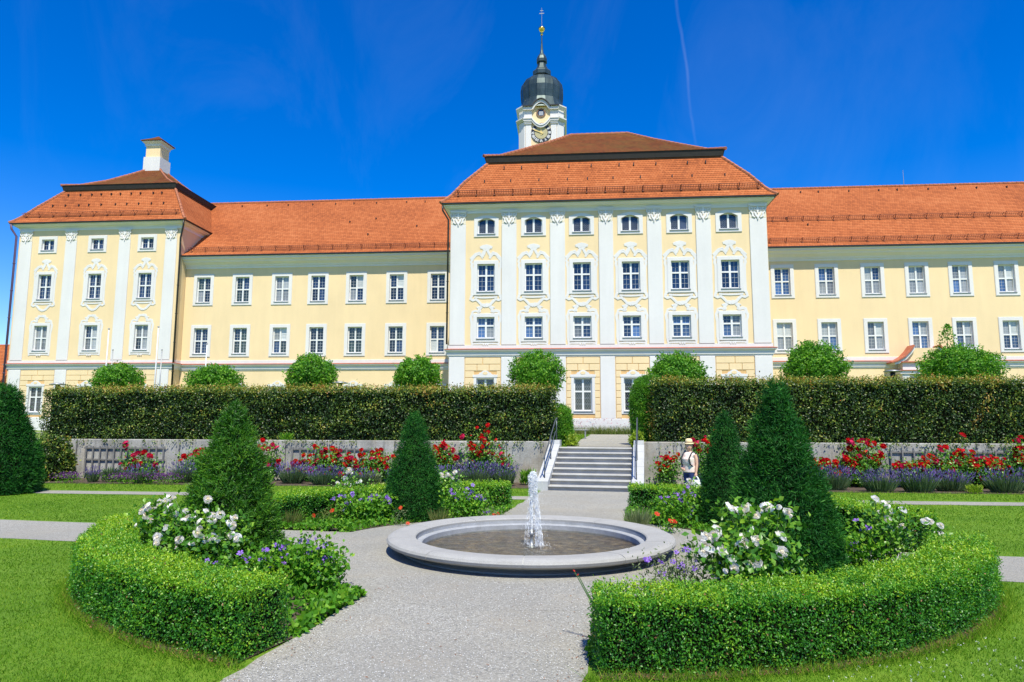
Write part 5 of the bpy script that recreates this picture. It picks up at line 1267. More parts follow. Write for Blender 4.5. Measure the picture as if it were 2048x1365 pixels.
def bush(name, label, cat, base, pts, mt, leaf, nleaf, flower, fname, fsize, group, spread=.16, fill=.75, wl=.72, stems=True, extra=None, clear=0.03):
    """plant whose flower heads stand at pts, leaves filling the volume underneath them"""
    root = thing(name, label, cat, base, 0, group); B = Vector(base)
    if stems:
        sm = MB()
        for p in pts[::max(1, len(pts)//26)]:
            q = p-B; sm.tube([(q.x*.15, q.y*.15, 0), (q.x*.6, q.y*.6, q.z*.55), (q.x, q.y, q.z)], [.009, .007, .004], 5, False)
        sm.build('stems', 'stem_green', root)
    A = np.array([[p.x-B.x, p.y-B.y, p.z] for p in pts]); A[:, 2] -= B.z
    k = RNG.integers(0, len(A), nleaf); f = RNG.uniform(.12, 1, nleaf)**.62
    P = A[k]*np.stack([.25+.75*f, .25+.75*f, f], 1)+np.clip(RNG.normal(0, 1, (nleaf, 3)), -1.6, 1.6)*np.array([spread, spread, spread*.7])
    P[:, 2] = np.clip(P[:, 2]-clear, .02, None)
    D = unit(np.stack([P[:, 0], P[:, 1]-.2, np.full(nleaf, .5)], 1))
    rn = .35+.25*RNG.normal(0, 1, nleaf)+.25*np.clip(P[:, 2]/max(.2, A[:, 2].max()), 0, 1)
    if nleaf: leaves('foliage', P, D, RNG.uniform(.7, 1.3, nleaf)*leaf, RNG.uniform(.8, 1.2, nleaf)*leaf*wl, rn, mt, root, .15, .8, .2, .6)
    if fname == 'geranium_flower': pts = pts+[p+Vector((fr_.gauss(0, .09), fr_.gauss(0, .06), fr_.gauss(.0, .05))) for p in pts]
    for p in pts:
        me = flower if not isinstance(flower, list) else fr_.choice(flower); put_bloom(root, fname, me, p, fsize)
    return root
def zp(l, ox, oy, s_, Yf): return [at(ox+x/s_, oy+y/s_, Yf(x, y)) for x, y in l]
WL = [(245, 170), (215, 195), (250, 235), (310, 170), (345, 135), (385, 120), (430, 110), (460, 80), (505, 72), (470, 165), (430, 200), (150, 330), (285, 280), (525, 225), (610, 200), (710, 200), (640, 268), (600, 285), (680, 262), (800, 200), (820, 90), (860, 245), (935, 235), (855, 285), (745, 300), (430, 355), (735, 365), (718, 410), (1005, 320), (1045, 335), (1060, 265), (355, 445), (340, 500), (555, 468), (520, 540), (665, 505), (780, 470), (860, 445), (905, 465), (1045, 425), (1095, 448), (600, 710), (305, 640), (195, 215), (270, 150), (400, 140), (450, 180)]
bush('white_rose_bush', 'big white rose bush in front of the bright green yew at left', 'rose bush', (-4.75, 9.15, .03), zp(WL, 240, 980, 4.655, lambda x, y: 8.75+(720-y)/720*1.0), 'rose_leaf', .075, 3000, ROSE_W, 'rose_bloom', .064, 'white rose bushes', .15)
WR = [(655, 190), (700, 225), (760, 240), (810, 245), (870, 205), (915, 240), (1030, 242), (975, 295), (1130, 215), (1340, 265), (525, 450), (560, 500), (400, 530), (445, 560), (505, 525), (920, 455), (820, 540), (760, 620), (835, 615), (985, 592), (1260, 530), (400, 640), (375, 715), (445, 690), (600, 700), (700, 790), (1270, 710), (990, 830), (905, 860), (740, 895), (630, 925), (1080, 190), (1240, 200)]
bush('white_rose_bush', 'big white rose bush with large blooms behind the right foreground hedge', 'rose bush', (2.28, 8.55, .03), zp(WR, 1340, 980, 5.689, lambda x, y: 8.1+(925-y)/925*.75), 'rose_leaf', .085, 2400, ROSE_W, 'rose_bloom', .074, 'white rose bushes', .15)
WF = [(1375, 88), (1415, 112), (1455, 143), (1500, 138), (1395, 145), (1432, 180), (1445, 218), (1480, 217), (1500, 208), (1435, 122), (1355, 325), (1340, 345)]
bush('white_rose_bush', 'leggy white rose bush inside the far end of the right foreground hedge', 'rose bush', (4.35, 10.4, .03), zp(WF, 1140, 960, 2.2555, lambda x, y: 10.3), 'rose_leaf', .07, 900, ROSE_W, 'rose_bloom', .062, 'white rose bushes', .13)
bush('white_rose_bush', 'small white rose shoot at the right end of the right foreground hedge', 'rose bush', (4.95, 10.15, .03), zp([(1600, 190), (1625, 190), (1670, 208), (1670, 250), (1612, 182), (1655, 245)], 1140, 960, 2.2555, lambda x, y: 10.1), 'rose_leaf', .065, 260, ROSE_W, 'rose_bloom', .058, 'white rose bushes', .1)
WA = [(770, 710), (790, 730), (745, 765), (750, 800), (690, 800), (775, 820), (800, 825), (850, 790), (715, 855), (830, 795), (760, 722), (735, 780)]
bush('white_rose_bush', 'white rose bush behind the purple geraniums, left of the dark yew', 'rose bush', (-5.0, 16.0, .03), zp(WA, 480, 740, 3.531, lambda x, y: 15.9), 'rose_leaf', .07, 800, ROSE_W, 'rose_bloom', .07, 'white rose bushes', .14)
bush('white_rose_bush', 'pair of white rose clusters low in front of the back left hedge', 'rose bush', (-5.65, 15.2, .03), zp([(625, 940), (610, 985), (630, 955), (600, 975), (618, 995), (640, 945)], 480, 740, 3.531, lambda x, y: 15.1), 'rose_leaf', .06, 200, ROSE_W, 'rose_bloom', .058, 'white rose bushes', .08)
WB = [(1370, 690), (1385, 715), (1350, 745), (1420, 740), (1460, 740), (1410, 790), (1365, 790), (1500, 765), (1520, 725), (1530, 825), (1440, 750), (1480, 742), (1420, 795)]
bush('white_rose_bush', 'white rose bush right of the dark yew behind the fountain', 'rose bush', (-2.75, 16.0, .03), zp(WB, 480, 740, 3.531, lambda x, y: 15.9), 'rose_leaf', .07, 900, ROSE_W, 'rose_bloom', .07, 'white rose bushes', .14)
WC = [(760, 995), (790, 1030), (710, 1070), (780, 1070), (850, 1040), (785, 1180), (745, 1050)]
bush('white_rose_bush', 'few white roses in front of the person', 'rose bush', (2.65, 16.0, .03), zp(WC, 1300, 860, 9.75, lambda x, y: 15.9), 'rose_leaf', .07, 300, ROSE_W, 'rose_bloom', .062, 'white rose bushes', .12)
GG = 'purple geranium clumps'
G1 = [(1120, 590), (1180, 655), (890, 680), (1020, 735), (1025, 785), (1195, 750), (1325, 575), (1350, 565), (1395, 625), (1410, 700), (1490, 535), (1550, 520), (1515, 615), (1660, 540), (1755, 470), (1820, 455), (1780, 590), (1785, 565), (1845, 545), (1915, 520), (1950, 580), (1905, 640), (1845, 695), (1890, 685)]
bush('geranium_clump', 'purple geranium clump at the path corner of the near left bed', 'flower clump', (-3.15, 8.75, .03), zp(G1, 240, 980, 4.655, lambda x, y: 8.5+(790-y)/790*.5), 'geranium_leaf', .065, 3600, GER, 'geranium_flower', .042, GG, .15, clear=.05)
G2 = [(1885, 615), (1925, 645), (1970, 540), (1805, 680), (2015, 655), (2035, 540), (1740, 600), (1900, 560), (1850, 640)]
bush('geranium_clump', 'grey-green geranium clump with few purple flowers between fountain and right hedge', 'flower clump', (1.25, 8.35, .03), zp(G2, 720, 920, 3.012, lambda x, y: 8.2+(690-y)/690*.4), 'sage_leaf', .045, 1500, GER, 'geranium_flower', .042, GG, .14, wl=.4, clear=.02)
G3 = [(795, 885), (740, 895), (930, 900), (960, 915), (990, 900), (1030, 905), (1060, 935), (1000, 945), (905, 920), (940, 950), (775, 945), (665, 910), (740, 990), (850, 915), (1045, 915), (1015, 930), (915, 905), (960, 890)]
bush('geranium_clump', 'dense purple geranium clump left of the dark yew behind the fountain', 'flower clump', (-4.55, 14.75, .03), zp(G3, 480, 740, 3.531, lambda x, y: 14.7), 'geranium_leaf', .075, 1700, GER, 'geranium_flower', .055, GG, .17)
G4 = [(1500, 880), (1490, 850), (1605, 840), (1640, 860), (1600, 900), (1690, 900), (1730, 915), (1725, 1005), (1560, 895), (1660, 905), (1520, 875), (1680, 890), (1590, 870)]
bush('geranium_clump', 'sparse purple geranium clump right of the dark yew, by the path', 'flower clump', (-2.35, 15.1, .03), zp(G4, 480, 740, 3.531, lambda x, y: 15.0), 'geranium_leaf', .07, 1500, GER, 'geranium_flower', .05, GG, .17)
G5 = [(200, 660), (235, 640), (290, 655), (265, 680), (220, 705), (300, 690), (180, 690), (330, 735), (305, 765), (255, 650), (330, 650), (160, 665), (280, 630)]
bush('geranium_clump', 'purple geranium clump in front of the hedge below the person', 'flower clump', (2.05, 15.0, .03), zp(G5, 1260, 740, 2.599, lambda x, y: 14.8), 'geranium_leaf', .07, 1500, GER, 'geranium_flower', .05, GG, .17)
bush('geranium_clump', 'purple geranium clump low beside the foot of the tallest yew', 'flower clump', (3.75, 10.3, .03), zp([(1330, 220), (1345, 215), (1255, 297), (1290, 320), (1300, 290), (1310, 225), (1265, 290)], 1140, 960, 2.2555, lambda x, y: 10.2), 'geranium_leaf', .065, 900, GER, 'geranium_flower', .042, GG, .18)
RG = 'small red flowers by the gravel'
bush('red_flower_plant', 'red flower cluster at the edge of the back right bed', 'flowers', (1.75, 13.95, .03), zp([(210, 785), (235, 790), (225, 815), (215, 795), (140, 750), (228, 788)], 1260, 740, 2.599, lambda x, y: 13.9), 'geranium_leaf', .05, 160, POP, 'red_flower', .05, RG, .1)
bush('red_flower_plant', 'two red flowers at the path edge of the back left bed', 'flowers', (-1.75, 14.6, .03), zp([(1785, 1020), (1822, 1015), (1800, 1028)], 480, 740, 3.531, lambda x, y: 14.5), 'sage_leaf', .05, 420, POP, 'red_flower', .045, RG, .16, wl=.3)
bush('red_flower_plant', 'red flower left of the dark yew beside low white roses', 'flowers', (-5.35, 14.5, .03), zp([(650, 995), (520, 1030), (660, 992)], 480, 740, 3.531, lambda x, y: 14.5), 'meadow_blade', .12, 160, POP, 'red_flower', .045, RG, .12, wl=.12)
bush('red_flower_plant', 'single red flowers at the foot of the dark yew behind the fountain', 'flowers', (-3.7, 14.35, .03), zp([(1135, 975), (1185, 1085), (1130, 982)], 480, 740, 3.531, lambda x, y: 14.3), 'sage_leaf', .06, 120, POP, 'red_flower', .045, RG, .1, wl=.2)
bush('red_flower_plant', 'thin stalks with small red flowers at the left end of the right foreground hedge', 'flowers', (.42, 6.95, .03), [at(1148, 1142, 6.95), at(1156, 1150, 6.97)], 'stem_leaf_none', .04, 0, POP, 'red_flower', .018, RG, .04)
for lab, loc, r_ in (('pale green feathery plant at the path edge of the back right bed', (1.35, 14.7, .03), .42), ('pale straw-coloured tuft in front of the dark yew behind the fountain', (-2.75, 14.35, .03), .22), ('dry reddish tuft at the left front of the back left bed', (-5.75, 13.85, .03), .3)):
    root = thing('feathery_plant', lab, 'plant', loc, 0, 'feathery tufts in the back beds'); n = int(900*r_); a = RNG.uniform(0, 2*PI, n); q = RNG.uniform(0, 1, n)**.5*r_*.5
    P = np.stack([q*np.cos(a), q*np.sin(a), np.zeros(n)], 1); D = np.stack([np.cos(a)*q/r_*1.1, np.sin(a)*q/r_*1.1, np.ones(n)], 1)
    leaves('foliage', P, D, RNG.uniform(.2, .42, n), .012, RNG.uniform(0, 1, n), 'sage_leaf' if 'pale green' in lab else 'meadow_blade', root, .1, .18)

# ------------------------------------------------------------------ wall bed: trellises, red roses, lavender
def trellis(label, x0, x1, z0, z1, nv, hz):
    root = thing('trellis', label, 'trellis', ((x0+x1)/2, WY-.05, z0), 0, 'wooden trellises on the garden wall'); w = x1-x0
    for i in range(nv): x = -w/2+w*i/(nv-1); MB().bbox(x-.028, x+.028, -.055, -.02, 0, z1-z0, .006).build('slat', 'wood_grey', root)
    for f in hz: z = (z1-z0)*f; MB().bbox(-w/2-.06, w/2+.06, -.019, .012, z-.03, z+.03, .006).build('rail', 'wood_grey', root)
trellis('grey wooden trellis on the wall near its left end', -18.75, -15.6, .1, 1.24, 12, (.12, .55, .94))
trellis('grey wooden trellis between the yew and the dense red roses', -10.5, -7.5, .15, 1.24, 11, (.12, .55, .94))
trellis('grey wooden trellis behind the roses next to the steps', -5.2, -3.3, .15, 1.1, 7, (.12, .5, .93))
trellis('grey wooden trellis among red roses on the right wall', 11.1, 14.95, .1, 1.27, 11, (.12, .52, .94))
RR = 'red climbing roses along the garden wall'
def climber(label, cx_, cy_, rx, ry, nb, seed, pal=None, tops=()):
    r = random.Random(seed); pts = []
    for i in range(int(nb*1.9)):
        if i % 3 == 0 or not pts: a, q = r.uniform(0, 2*PI), r.uniform(0, 1)**.5; c0 = (cx_+rx*q*math.cos(a), cy_+ry*q*math.sin(a))
        pts.append(at(c0[0]+r.gauss(0, 7), c0[1]+r.gauss(0, 5), 24.85+r.uniform(-.22, .2)))
    for tx_, ty_ in tops: pts.append(at(tx_, ty_, 24.9))
    b = at(cx_, 985, 24.9); base = (b.x, 24.95, .02)
    pts = [Vector((p.x, p.y, max(.16, p.z))) for p in pts]
    bush('climbing_rose', label, 'rose bush', base, pts, 'rose_leaf', .085, 520+nb*55, pal or [ROSE_R, ROSE_R, ROSE_R, ROSE_C], 'rose_bloom', .112, RR, .2, wl=.7)
P_ = [ROSE_C, ROSE_R, ROSE_C]
climber('pale red climbing rose over the leftmost trellis', 285, 930, 42, 22, 20, 1, P_, [(252, 886), (252, 892), (253, 899)])
climber('small red climbing rose just left of the bright green yew', 385, 912, 22, 14, 10, 2)
climber('dark red climbing rose just right of the bright green yew', 528, 912, 26, 26, 14, 3, P_)
climber('dense mass of bright red roses, largest on the left wall', 640, 925, 62, 30, 52, 4)
climber('bright red climbing rose left of the dark yew behind the fountain', 742, 928, 38, 26, 28, 5)
climber('red climbing rose right of the dark yew behind the fountain', 885, 908, 30, 24, 18, 6, None, [(880, 925)])
climber('tall climbing rose reaching over the wall left of the steps', 955, 895, 36, 32, 20, 7, None, [(954, 856), (976, 851), (925, 874), (942, 872), (965, 878)])
climber('thin climbing rose nearest to the left side of the steps', 1008, 910, 16, 18, 8, 8)
climber('red climbing rose left of the person', 1342, 925, 20, 22, 9, 9, None, [(1339, 905), (1333, 915)])
climber('climbing rose behind the person reaching over the wall', 1412, 895, 22, 26, 12, 10, P_, [(1386, 881), (1410, 873), (1431, 863)])
climber('red climbing rose just right of the tallest yew', 1648, 935, 30, 16, 26, 11)
climber('tall mass of red roses on the right wall', 1728, 915, 42, 38, 46, 12, None, [(1725, 884), (1732, 886), (1766, 893)])
climber('low red roses under the right trellis', 1835, 930, 44, 14, 22, 13, None, [(1795, 933)])
climber('red climbing rose at the right part of the right trellis', 1898, 930, 30, 34, 34, 14, None, [(1925, 871), (1944, 905), (1943, 912)])
climber('wide bank of red roses right of the right trellis', 1985, 935, 48, 22, 44, 15)
climber('tall red climbing rose at the right edge of the picture', 2042, 905, 14, 34, 18, 16, None, [(2042, 875)])
def lavender(label, x, y, w, h, seed, purple):
    root = thing('lavender_clump', label, 'lavender', (x, y, .01), 0, 'lavender along the garden wall'); n = int(620*w)
    def fan(n, lo, hi):
        a = RNG.uniform(0, 2*PI, n); q = RNG.uniform(0, 1, n)**.5; b = np.stack([q*np.cos(a)*w*.28, q*np.sin(a)*.18, np.zeros(n)], 1)
        d = np.stack([q*np.cos(a)*w*.30/h, q*np.sin(a)*.42, np.ones(n)], 1); d = d+RNG.normal(0, .07, (n, 3)); return b, unit(d), RNG.uniform(lo, hi, n)*h
    b, d, L = fan(n, .45, .95); leaves('foliage', b, d, L, .02, RNG.uniform(0, 1, n), 'lavender_leaf', root, .1, .03)
    m_ = int(n*purple*.42); b, d, L = fan(m_, .5, 1.15); leaves('flower_spikes', b+d*L[:, None], d, RNG.uniform(.07, .15, m_), .026, RNG.uniform(0, 1, m_), 'lavender_flower', root, .3, .1)
lx = [(-17.2, .42, .42, 1.0), (-16.2, .5, .5, .25), (-15.1, 1.0, .52, .5), (-13.9, 1.1, .6, .8), (-12.3, .9, .5, .8), (-11.2, 1.2, .62, .5), (-9.9, 1.1, .58, .8), (-8.6, 1.2, .52, .9), (-7.3, 1.0, .45, .5), (-6.0, .9, .45, .6), (-4.6, 1.1, .55, .9), (-3.3, 1.3, .66, 1.0), (-2.35, .9, .62, .9)]
ordn = ['first', 'second', 'third', 'fourth', 'fifth', 'sixth', 'seventh', 'eighth', 'ninth', 'tenth', 'eleventh', 'twelfth', 'last']
for i, (x, w, h, pu) in enumerate(lx): lavender('%s lavender clump, counted from the left end of the left wall' % ordn[i] if i < 12 else 'lavender clump nearest to the left side of the steps', x, 23.6+.3*math.sin(i*2.3), w*1.12, h*1.08, i, pu)
lx = [(7.3, 1.2, .55, .8), (8.5, 1.3, .62, .9), (9.8, 1.2, .55, .9), (11.0, 1.3, .6, .8), (12.2, 1.3, .52, 1.0), (13.7, 1.4, .62, .7), (15.1, 1.4, .7, .7), (16.5, 1.4, .66, .8)]
for i, (x, w, h, pu) in enumerate(lx): lavender('%s lavender clump right of the tallest yew, along the right wall' % ordn[i], x, 23.35+.3*math.sin(i*1.9), w*1.12, h*1.08, 40+i, pu)
for lab, x, y, w in (('low dark violet flowers below the leftmost trellis', -17.9, 23.3, .8), ('low dark violet flowers in front of the lavender at left', -15.6, 23.2, 1.3), ('low violet flowers at the foot of the left wall', -14.2, 23.15, 1.0)):
    root = thing('violet_flower_patch', lab, 'flowers', (x, y, .01), 0, 'low violet flowers in the wall bed'); n = int(500*w)
    P = np.stack([RNG.normal(0, w*.3, n), RNG.normal(0, .15, n), RNG.uniform(.02, .28, n)], 1); leaves('foliage', P, np.tile([0, 0, .6], (n, 1)), .06, .03, RNG.uniform(0, 1, n), 'geranium_leaf', root, .1, .7)
    P = np.stack([RNG.normal(0, w*.3, n), RNG.normal(-.05, .15, n), RNG.uniform(.15, .36, n)], 1); leaves('flower_heads', P, np.tile([0, 0, .8], (n, 1)), .05, .03, RNG.uniform(0, 1, n), 'violet_flower_small', root, .3, .6)
for lab, x, y, w, h, m_ in (('fresh green grassy tuft at the left end of the wall bed', -16.6, 23.7, .5, .6, 'lavender_leaf'), ('leafy weeds at the left foot of the steps', -1.55, 24.3, .45, .65, 'geranium_leaf'), ('small yellow-green mound in front of the right lavender', 12.55, 23.0, .4, .32, 'lime_leaf'), ('spiky grey-green leaves among the left roses', -6.9, 23.6, .45, .5, 'sage_leaf'), ('green shoot of leaves below the hedge above the left wall', -10.9, 25.6, .4, .5, 'geranium_leaf')):
    zb_ = 1.35 if 'above the left wall' in lab else .01
    root = thing('leafy_tuft', lab, 'plant', (x, y, zb_), 0, 'leafy tufts along the garden wall'); n = 420; a = RNG.uniform(0, 2*PI, n); q = RNG.uniform(0, 1, n)**.5
    P = np.stack([q*np.cos(a)*w*.5, q*np.sin(a)*.2, RNG.uniform(0, h*.6, n)], 1); D = np.stack([q*np.cos(a)*.7, q*np.sin(a)*.6, np.ones(n)], 1)
    leaves('foliage', P, D, RNG.uniform(.12, .26, n)*h*1.6, .035, RNG.uniform(0, 1, n), m_, root, .15, .3)

# ------------------------------------------------------------------ lamps, poles, bench
for lab, x, z in (('grey post lamp with flat round hood before the corner pavilion', -23.96, 3.94), ('grey post lamp with flat round hood in front of the left wing', -10.39, 3.98), ('grey post lamp with flat round hood beside the portal', 13.48, 4.41)):
    y = 30; zg = tz(y); root = thing('post_lamp', lab, 'street lamp', (x, y, zg), 0, 'post lamps on the terrace'); h = z-zg
    MB().tube([(0, 0, -.1), (0, 0, h-.3)], .05, 10).build('post', 'zinc', root, True); MB().lathe([(.06, h-.3), (.09, h-.28), (.1, h-.06), (.03, h-.05)], (0, 0, 0), 12).build('lamp_body', 'dark_metal', root, True); MB().lathe([(.0, h-.03), (.34, h-.05), (.36, h-.02), (.1, h+.04), (0, h+.05)], (0, 0, 0), 24).build('hood', 'zinc', root, True)
for lab, x, z, r_ in (('tall white flagpole in front of the corner pavilion, left one', -32.45, 8.66, .055), ('short dark pole beside the left flagpole', -32.04, 7.17, .045), ('tall white flagpole at the right corner of the corner pavilion', -28.79, 8.77, .055), ('short dark pole beside the right flagpole', -28.42, 7.15, .045), ('white flagpole in front of the first bay of the left wing', -25.17, 7.55, .05)):
    root = thing('flagpole', lab, 'pole', (x, 45, 1.5), 0, 'poles in front of the corner pavilion'); MB().tube([(0, 0, 0), (0, 0, z-1.5)], [r_, r_*.7], 10).build('shaft', 'pole_white' if 'white' in lab else 'zinc', root, True); MB().lathe([(0, z-1.5), (r_, z-1.47), (r_*1.3, z-1.42), (0, z-1.36)], (0, 0, 0), 10).build('finial', 'zinc', root, True)
be = thing('bench', 'grey slatted bench half hidden by the short column above the steps', 'bench', (.05, 34, tz(34)), 0)
for i in range(4): MB().bbox(-.75, .75, -.2+i*.11, -.11+i*.11, .42, .46, .008).build('seat_slat', 'zinc', be)
for s_ in (-1, 1): MB().box(s_*.6-.03, s_*.6+.03, -.16, .2, 0, .419).build('leg', 'zinc', be)

# ------------------------------------------------------------------ person
def ring_loft(mb, rings, n=16):
    """rings = (cx, cy, cz, rx, ry)"""
    vs = []
    for cx_, cy_, cz_, rx, ry in rings: vs += [(cx_+rx*math.cos(2*PI*j/n), cy_+ry*math.sin(2*PI*j/n), cz_) for j in range(n)]
    k = len(rings); fs = [(i*n+j, i*n+(j+1) % n, (i+1)*n+(j+1) % n, (i+1)*n+j) for i in range(k-1) for j in range(n)]+[tuple(range(n-1, -1, -1)), tuple(range((k-1)*n, k*n))]
    mb.add(vs, fs)
def fuse(mb, name, mt, parent, voxel, smooth=2):
    o = mb.build(name, mt, parent); rmod = o.modifiers.new('fuse', 'REMESH'); rmod.mode = 'VOXEL'; rmod.voxel_size = voxel
    sm = o.modifiers.new('smooth', 'SMOOTH'); sm.iterations = smooth*3; sm.factor = .5
    dg = bpy.context.evaluated_depsgraph_get(); me = bpy.data.meshes.new_from_object(o.evaluated_get(dg)); o.modifiers.clear(); o.data = me
    me.polygons.foreach_set('use_smooth', [True]*len(me.polygons)); 
    if not me.materials: me.materials.append(MAT[mt])
    return o
PX, PY = 3.27, 19.75
pe = thing('person', 'person in straw hat, pale printed sleeveless top and blue trousers, holding a white bag', 'person', (PX, PY, .0), math.radians(-46))
bd = MB()
for s_ in (-1, 1):
    ring_loft(bd, [(s_*.095, -.0, .0, .045, .1), (s_*.095, .0, .05, .045, .075), (s_*.095, .02, .1, .042, .048), (s_*.095, .02, .28, .06, .065), (s_*.092, .01, .45, .062, .066), (s_*.09, .0, .6, .082, .088), (s_*.085, .0, .8, .095, .105)])
ring_loft(bd, [(0, .01, .74, .16, .12), (0, .015, .85, .19, .145), (0, .0, .98, .175, .135), (0, -.02, 1.08, .172, .145), (0, -.025, 1.17, .178, .15), (0, .0, 1.27, .185, .115), (0, .01, 1.33, .15, .085), (0, .01, 1.365, .07, .06), (0, .0, 1.42, .052, .055), (0, -.01, 1.46, .055, .06)])
ca_, sa_ = math.cos(math.radians(38)), math.sin(math.radians(38))        # head turned towards the camera
def hd(x, y): return x*ca_-y*sa_, x*sa_+y*ca_
hr = []
for z, rx, ry, oy in ((1.40, .045, .05, 0), (1.43, .06, .072, -.012), (1.47, .07, .088, -.014), (1.52, .076, .098, -.005), (1.57, .079, .1, 0), (1.62, .07, .09, .005), (1.66, .03, .04, .01)): hr.append((*hd(0, oy-.01), z, (rx+ry)/2*.98, (rx+ry)/2*1.0))
ring_loft(bd, hr)
nx_, ny_ = hd(0, -.105); bd.tube([(*hd(0, -.09), 1.545), (nx_, ny_, 1.515), (*hd(0, -.09), 1.5)], [.011, .016, .014], 8)
for s_ in (-1, 1): e = hd(s_*.088, .01); bd.tube([(e[0], e[1], 1.545), (e[0], e[1], 1.505)], [.016, .012], 8)
# left arm hangs with the bag, right arm bent across the hip
la = [(.185, .0, 1.29), (.225, .01, 1.17), (.245, .0, 1.02), (.25, -.03, .9), (.255, -.06, .79)]
bd.tube(la, [.055, .05, .042, .037, .028], 12)
ra = [(-.185, .0, 1.29), (-.225, .02, 1.16), (-.235, .03, 1.03), (-.2, -.06, .94), (-.14, -.15, .9)]
bd.tube(ra, [.055, .05, .042, .036, .027], 12)
def hand(x, y, z, dx, dy, dz, side):
    d = Vector((dx, dy, dz)).normalized(); sidev = Vector((0, 1, 0)) if abs(d.z) > .7 else Vector((0, 0, 1)); nrm = d.cross(sidev).normalized()
    p = Vector((x, y, z)); bd.tube([p-d*.01, p+d*.04, p+d*.085], [.027, .04, .036], 8)
    for k, ln in enumerate((.062, .07, .066, .05)):
        b = p+d*.08+sidev*(k-1.5)*.02; c1 = b+d*ln*.45; c2 = c1+d*ln*.2-nrm*side*ln*.42; c3 = c2-d*ln*.2-nrm*side*ln*.3; bd.tube([b, c1, c2, c3], [.0095, .009, .0085, .007], 6)
    b = p+d*.03+sidev*-.034; bd.tube([b, b+d*.03-sidev*.015-nrm*side*.012, b+d*.05-sidev*.008-nrm*side*.034], [.012, .011, .008], 6)
hand(.255, -.06, .79, .0, -.1, -1, 1); hand(-.14, -.15, .9, .8, -.5, -.2, 1)
fuse(bd, 'body', 'skin', pe, .0075, 1)
sh = MB(); ring_loft(sh, [(0, .012, .8, .218, .168), (0, .012, .88, .212, .165), (0, .0, .98, .196, .155), (0, -.022, 1.08, .192, .165), (0, -.03, 1.17, .197, .172), (0, -.005, 1.27, .188, .135), (0, .008, 1.335, .155, .104), (0, .012, 1.36, .1, .085)], 24); fuse(sh, 'sleeveless_top', 'shirt_print', pe, .012, 1)
tr_ = MB()
for s_ in (-1, 1): ring_loft(tr_, [(s_*.095, .015, .1, .075, .08), (s_*.095, .015, .3, .08, .085), (s_*.092, .01, .45, .085, .09), (s_*.09, .0, .62, .1, .108), (s_*.085, .0, .8, .11, .122)])
ring_loft(tr_, [(0, .012, .74, .185, .14), (0, .015, .85, .205, .158), (0, .01, .9, .2, .152)]); fuse(tr_, 'trousers', 'denim', pe, .012, 1)
for s_ in (-1, 1): MB().lathe([(0, 0), (.05, 0), (.055, .03), (.045, .07), (0, .08)], (s_*.095, -.03, -.0), 12).build('shoe', 'backpack_dark', pe, True)
hx_, hy_ = hd(0, 0)
hat = MB(); hat.lathe([(.072, 1.60), (.136, 1.582), (.138, 1.59), (.105, 1.615), (.1, 1.64), (.095, 1.69), (.08, 1.72), (.04, 1.735), (0, 1.73)], (hx_, hy_, 0), 24); hato = hat.build('straw_hat', 'straw', pe, True)
MB().lathe([(.104, 1.615), (.106, 1.63), (.1025, 1.645)], (hx_, hy_, 0), 24).build('hat_band', 'band_brown', hato, True)
hrm = MB(); hrm.lathe([(.098, 1.6), (.104, 1.56), (.1, 1.5), (.085, 1.44)], (*hd(0, .012), 0), 12, math.radians(38), math.radians(38)+PI); hrm.build('hair', 'hair_brown', pe, True)
for s_ in (-1, 1): e = hd(s_*.032, -.098); MB().lathe([(0, -.008), (.008, 0), (0, .008)], (e[0], e[1], 1.548), 8).build('eye', 'dial_black', pe, True)
mo = hd(0, -.1); MB().box(mo[0]-.02, mo[0]+.02, mo[1]-.004, mo[1]+.01, 1.468, 1.476).build('mouth', 'red_trim', pe)
rp = pe.rotation_euler[2]; cr_, sr_ = math.cos(rp), math.sin(rp)
def pw(x, y, z): return (PX+x*cr_-y*sr_, PY+x*sr_+y*cr_, z)
bp_ = thing('backpack', 'dark backpack on the back of the person in the straw hat', 'backpack', pw(0, .24, .9), rp)
b_ = MB(); ring_loft(b_, [(0, 0, 0, .13, .06), (0, 0, .03, .15, .085), (0, .01, .2, .155, .095), (0, 0, .33, .14, .08), (0, -.02, .4, .1, .05), (0, -.02, .42, .05, .02)], 16); b_.build('pack', 'backpack_dark', bp_, True)
for s_ in (-1, 1): MB().tube([(s_*.1, -.08, .34), (s_*.12, -.17, .45), (s_*.125, -.3, .44), (s_*.135, -.43, .3), (s_*.15, -.40, .12), (s_*.17, -.2, .02), (s_*.13, -.06, .02)], [.02]*7, 6).build('strap', 'backpack_dark', bp_, True)
bg_ = thing('carrier_bag', 'crumpled white carrier bag hanging from the hand of the person', 'bag', pw(.26, -.08, .3), rp)
b_ = MB(); ring_loft(b_, [(0, 0, 0, .12, .05), (0, 0, .03, .15, .07), (.01, 0, .15, .155, .075), (0, .01, .26, .13, .05), (.0, 0, .31, .11, .03)], 14)
bo = b_.build('bag_body', 'bag_white', bg_, True)
for s_ in (-1, 1): MB().tube([(s_*.09, s_*.015, .29), (s_*.055, 0, .38), (0, 0, .425), (-s_*.0, 0, .43)], [.03, .02, .012, .01], 6).build('bag_handle', 'bag_white', bg_, True)
mk = MB(); mk.ribbon([(-.03, .06), (-.03, .14), (.03, .06), (.03, .14)], .014, -.088, -.08); mk.build('bag_print', 'dial_black', bo)

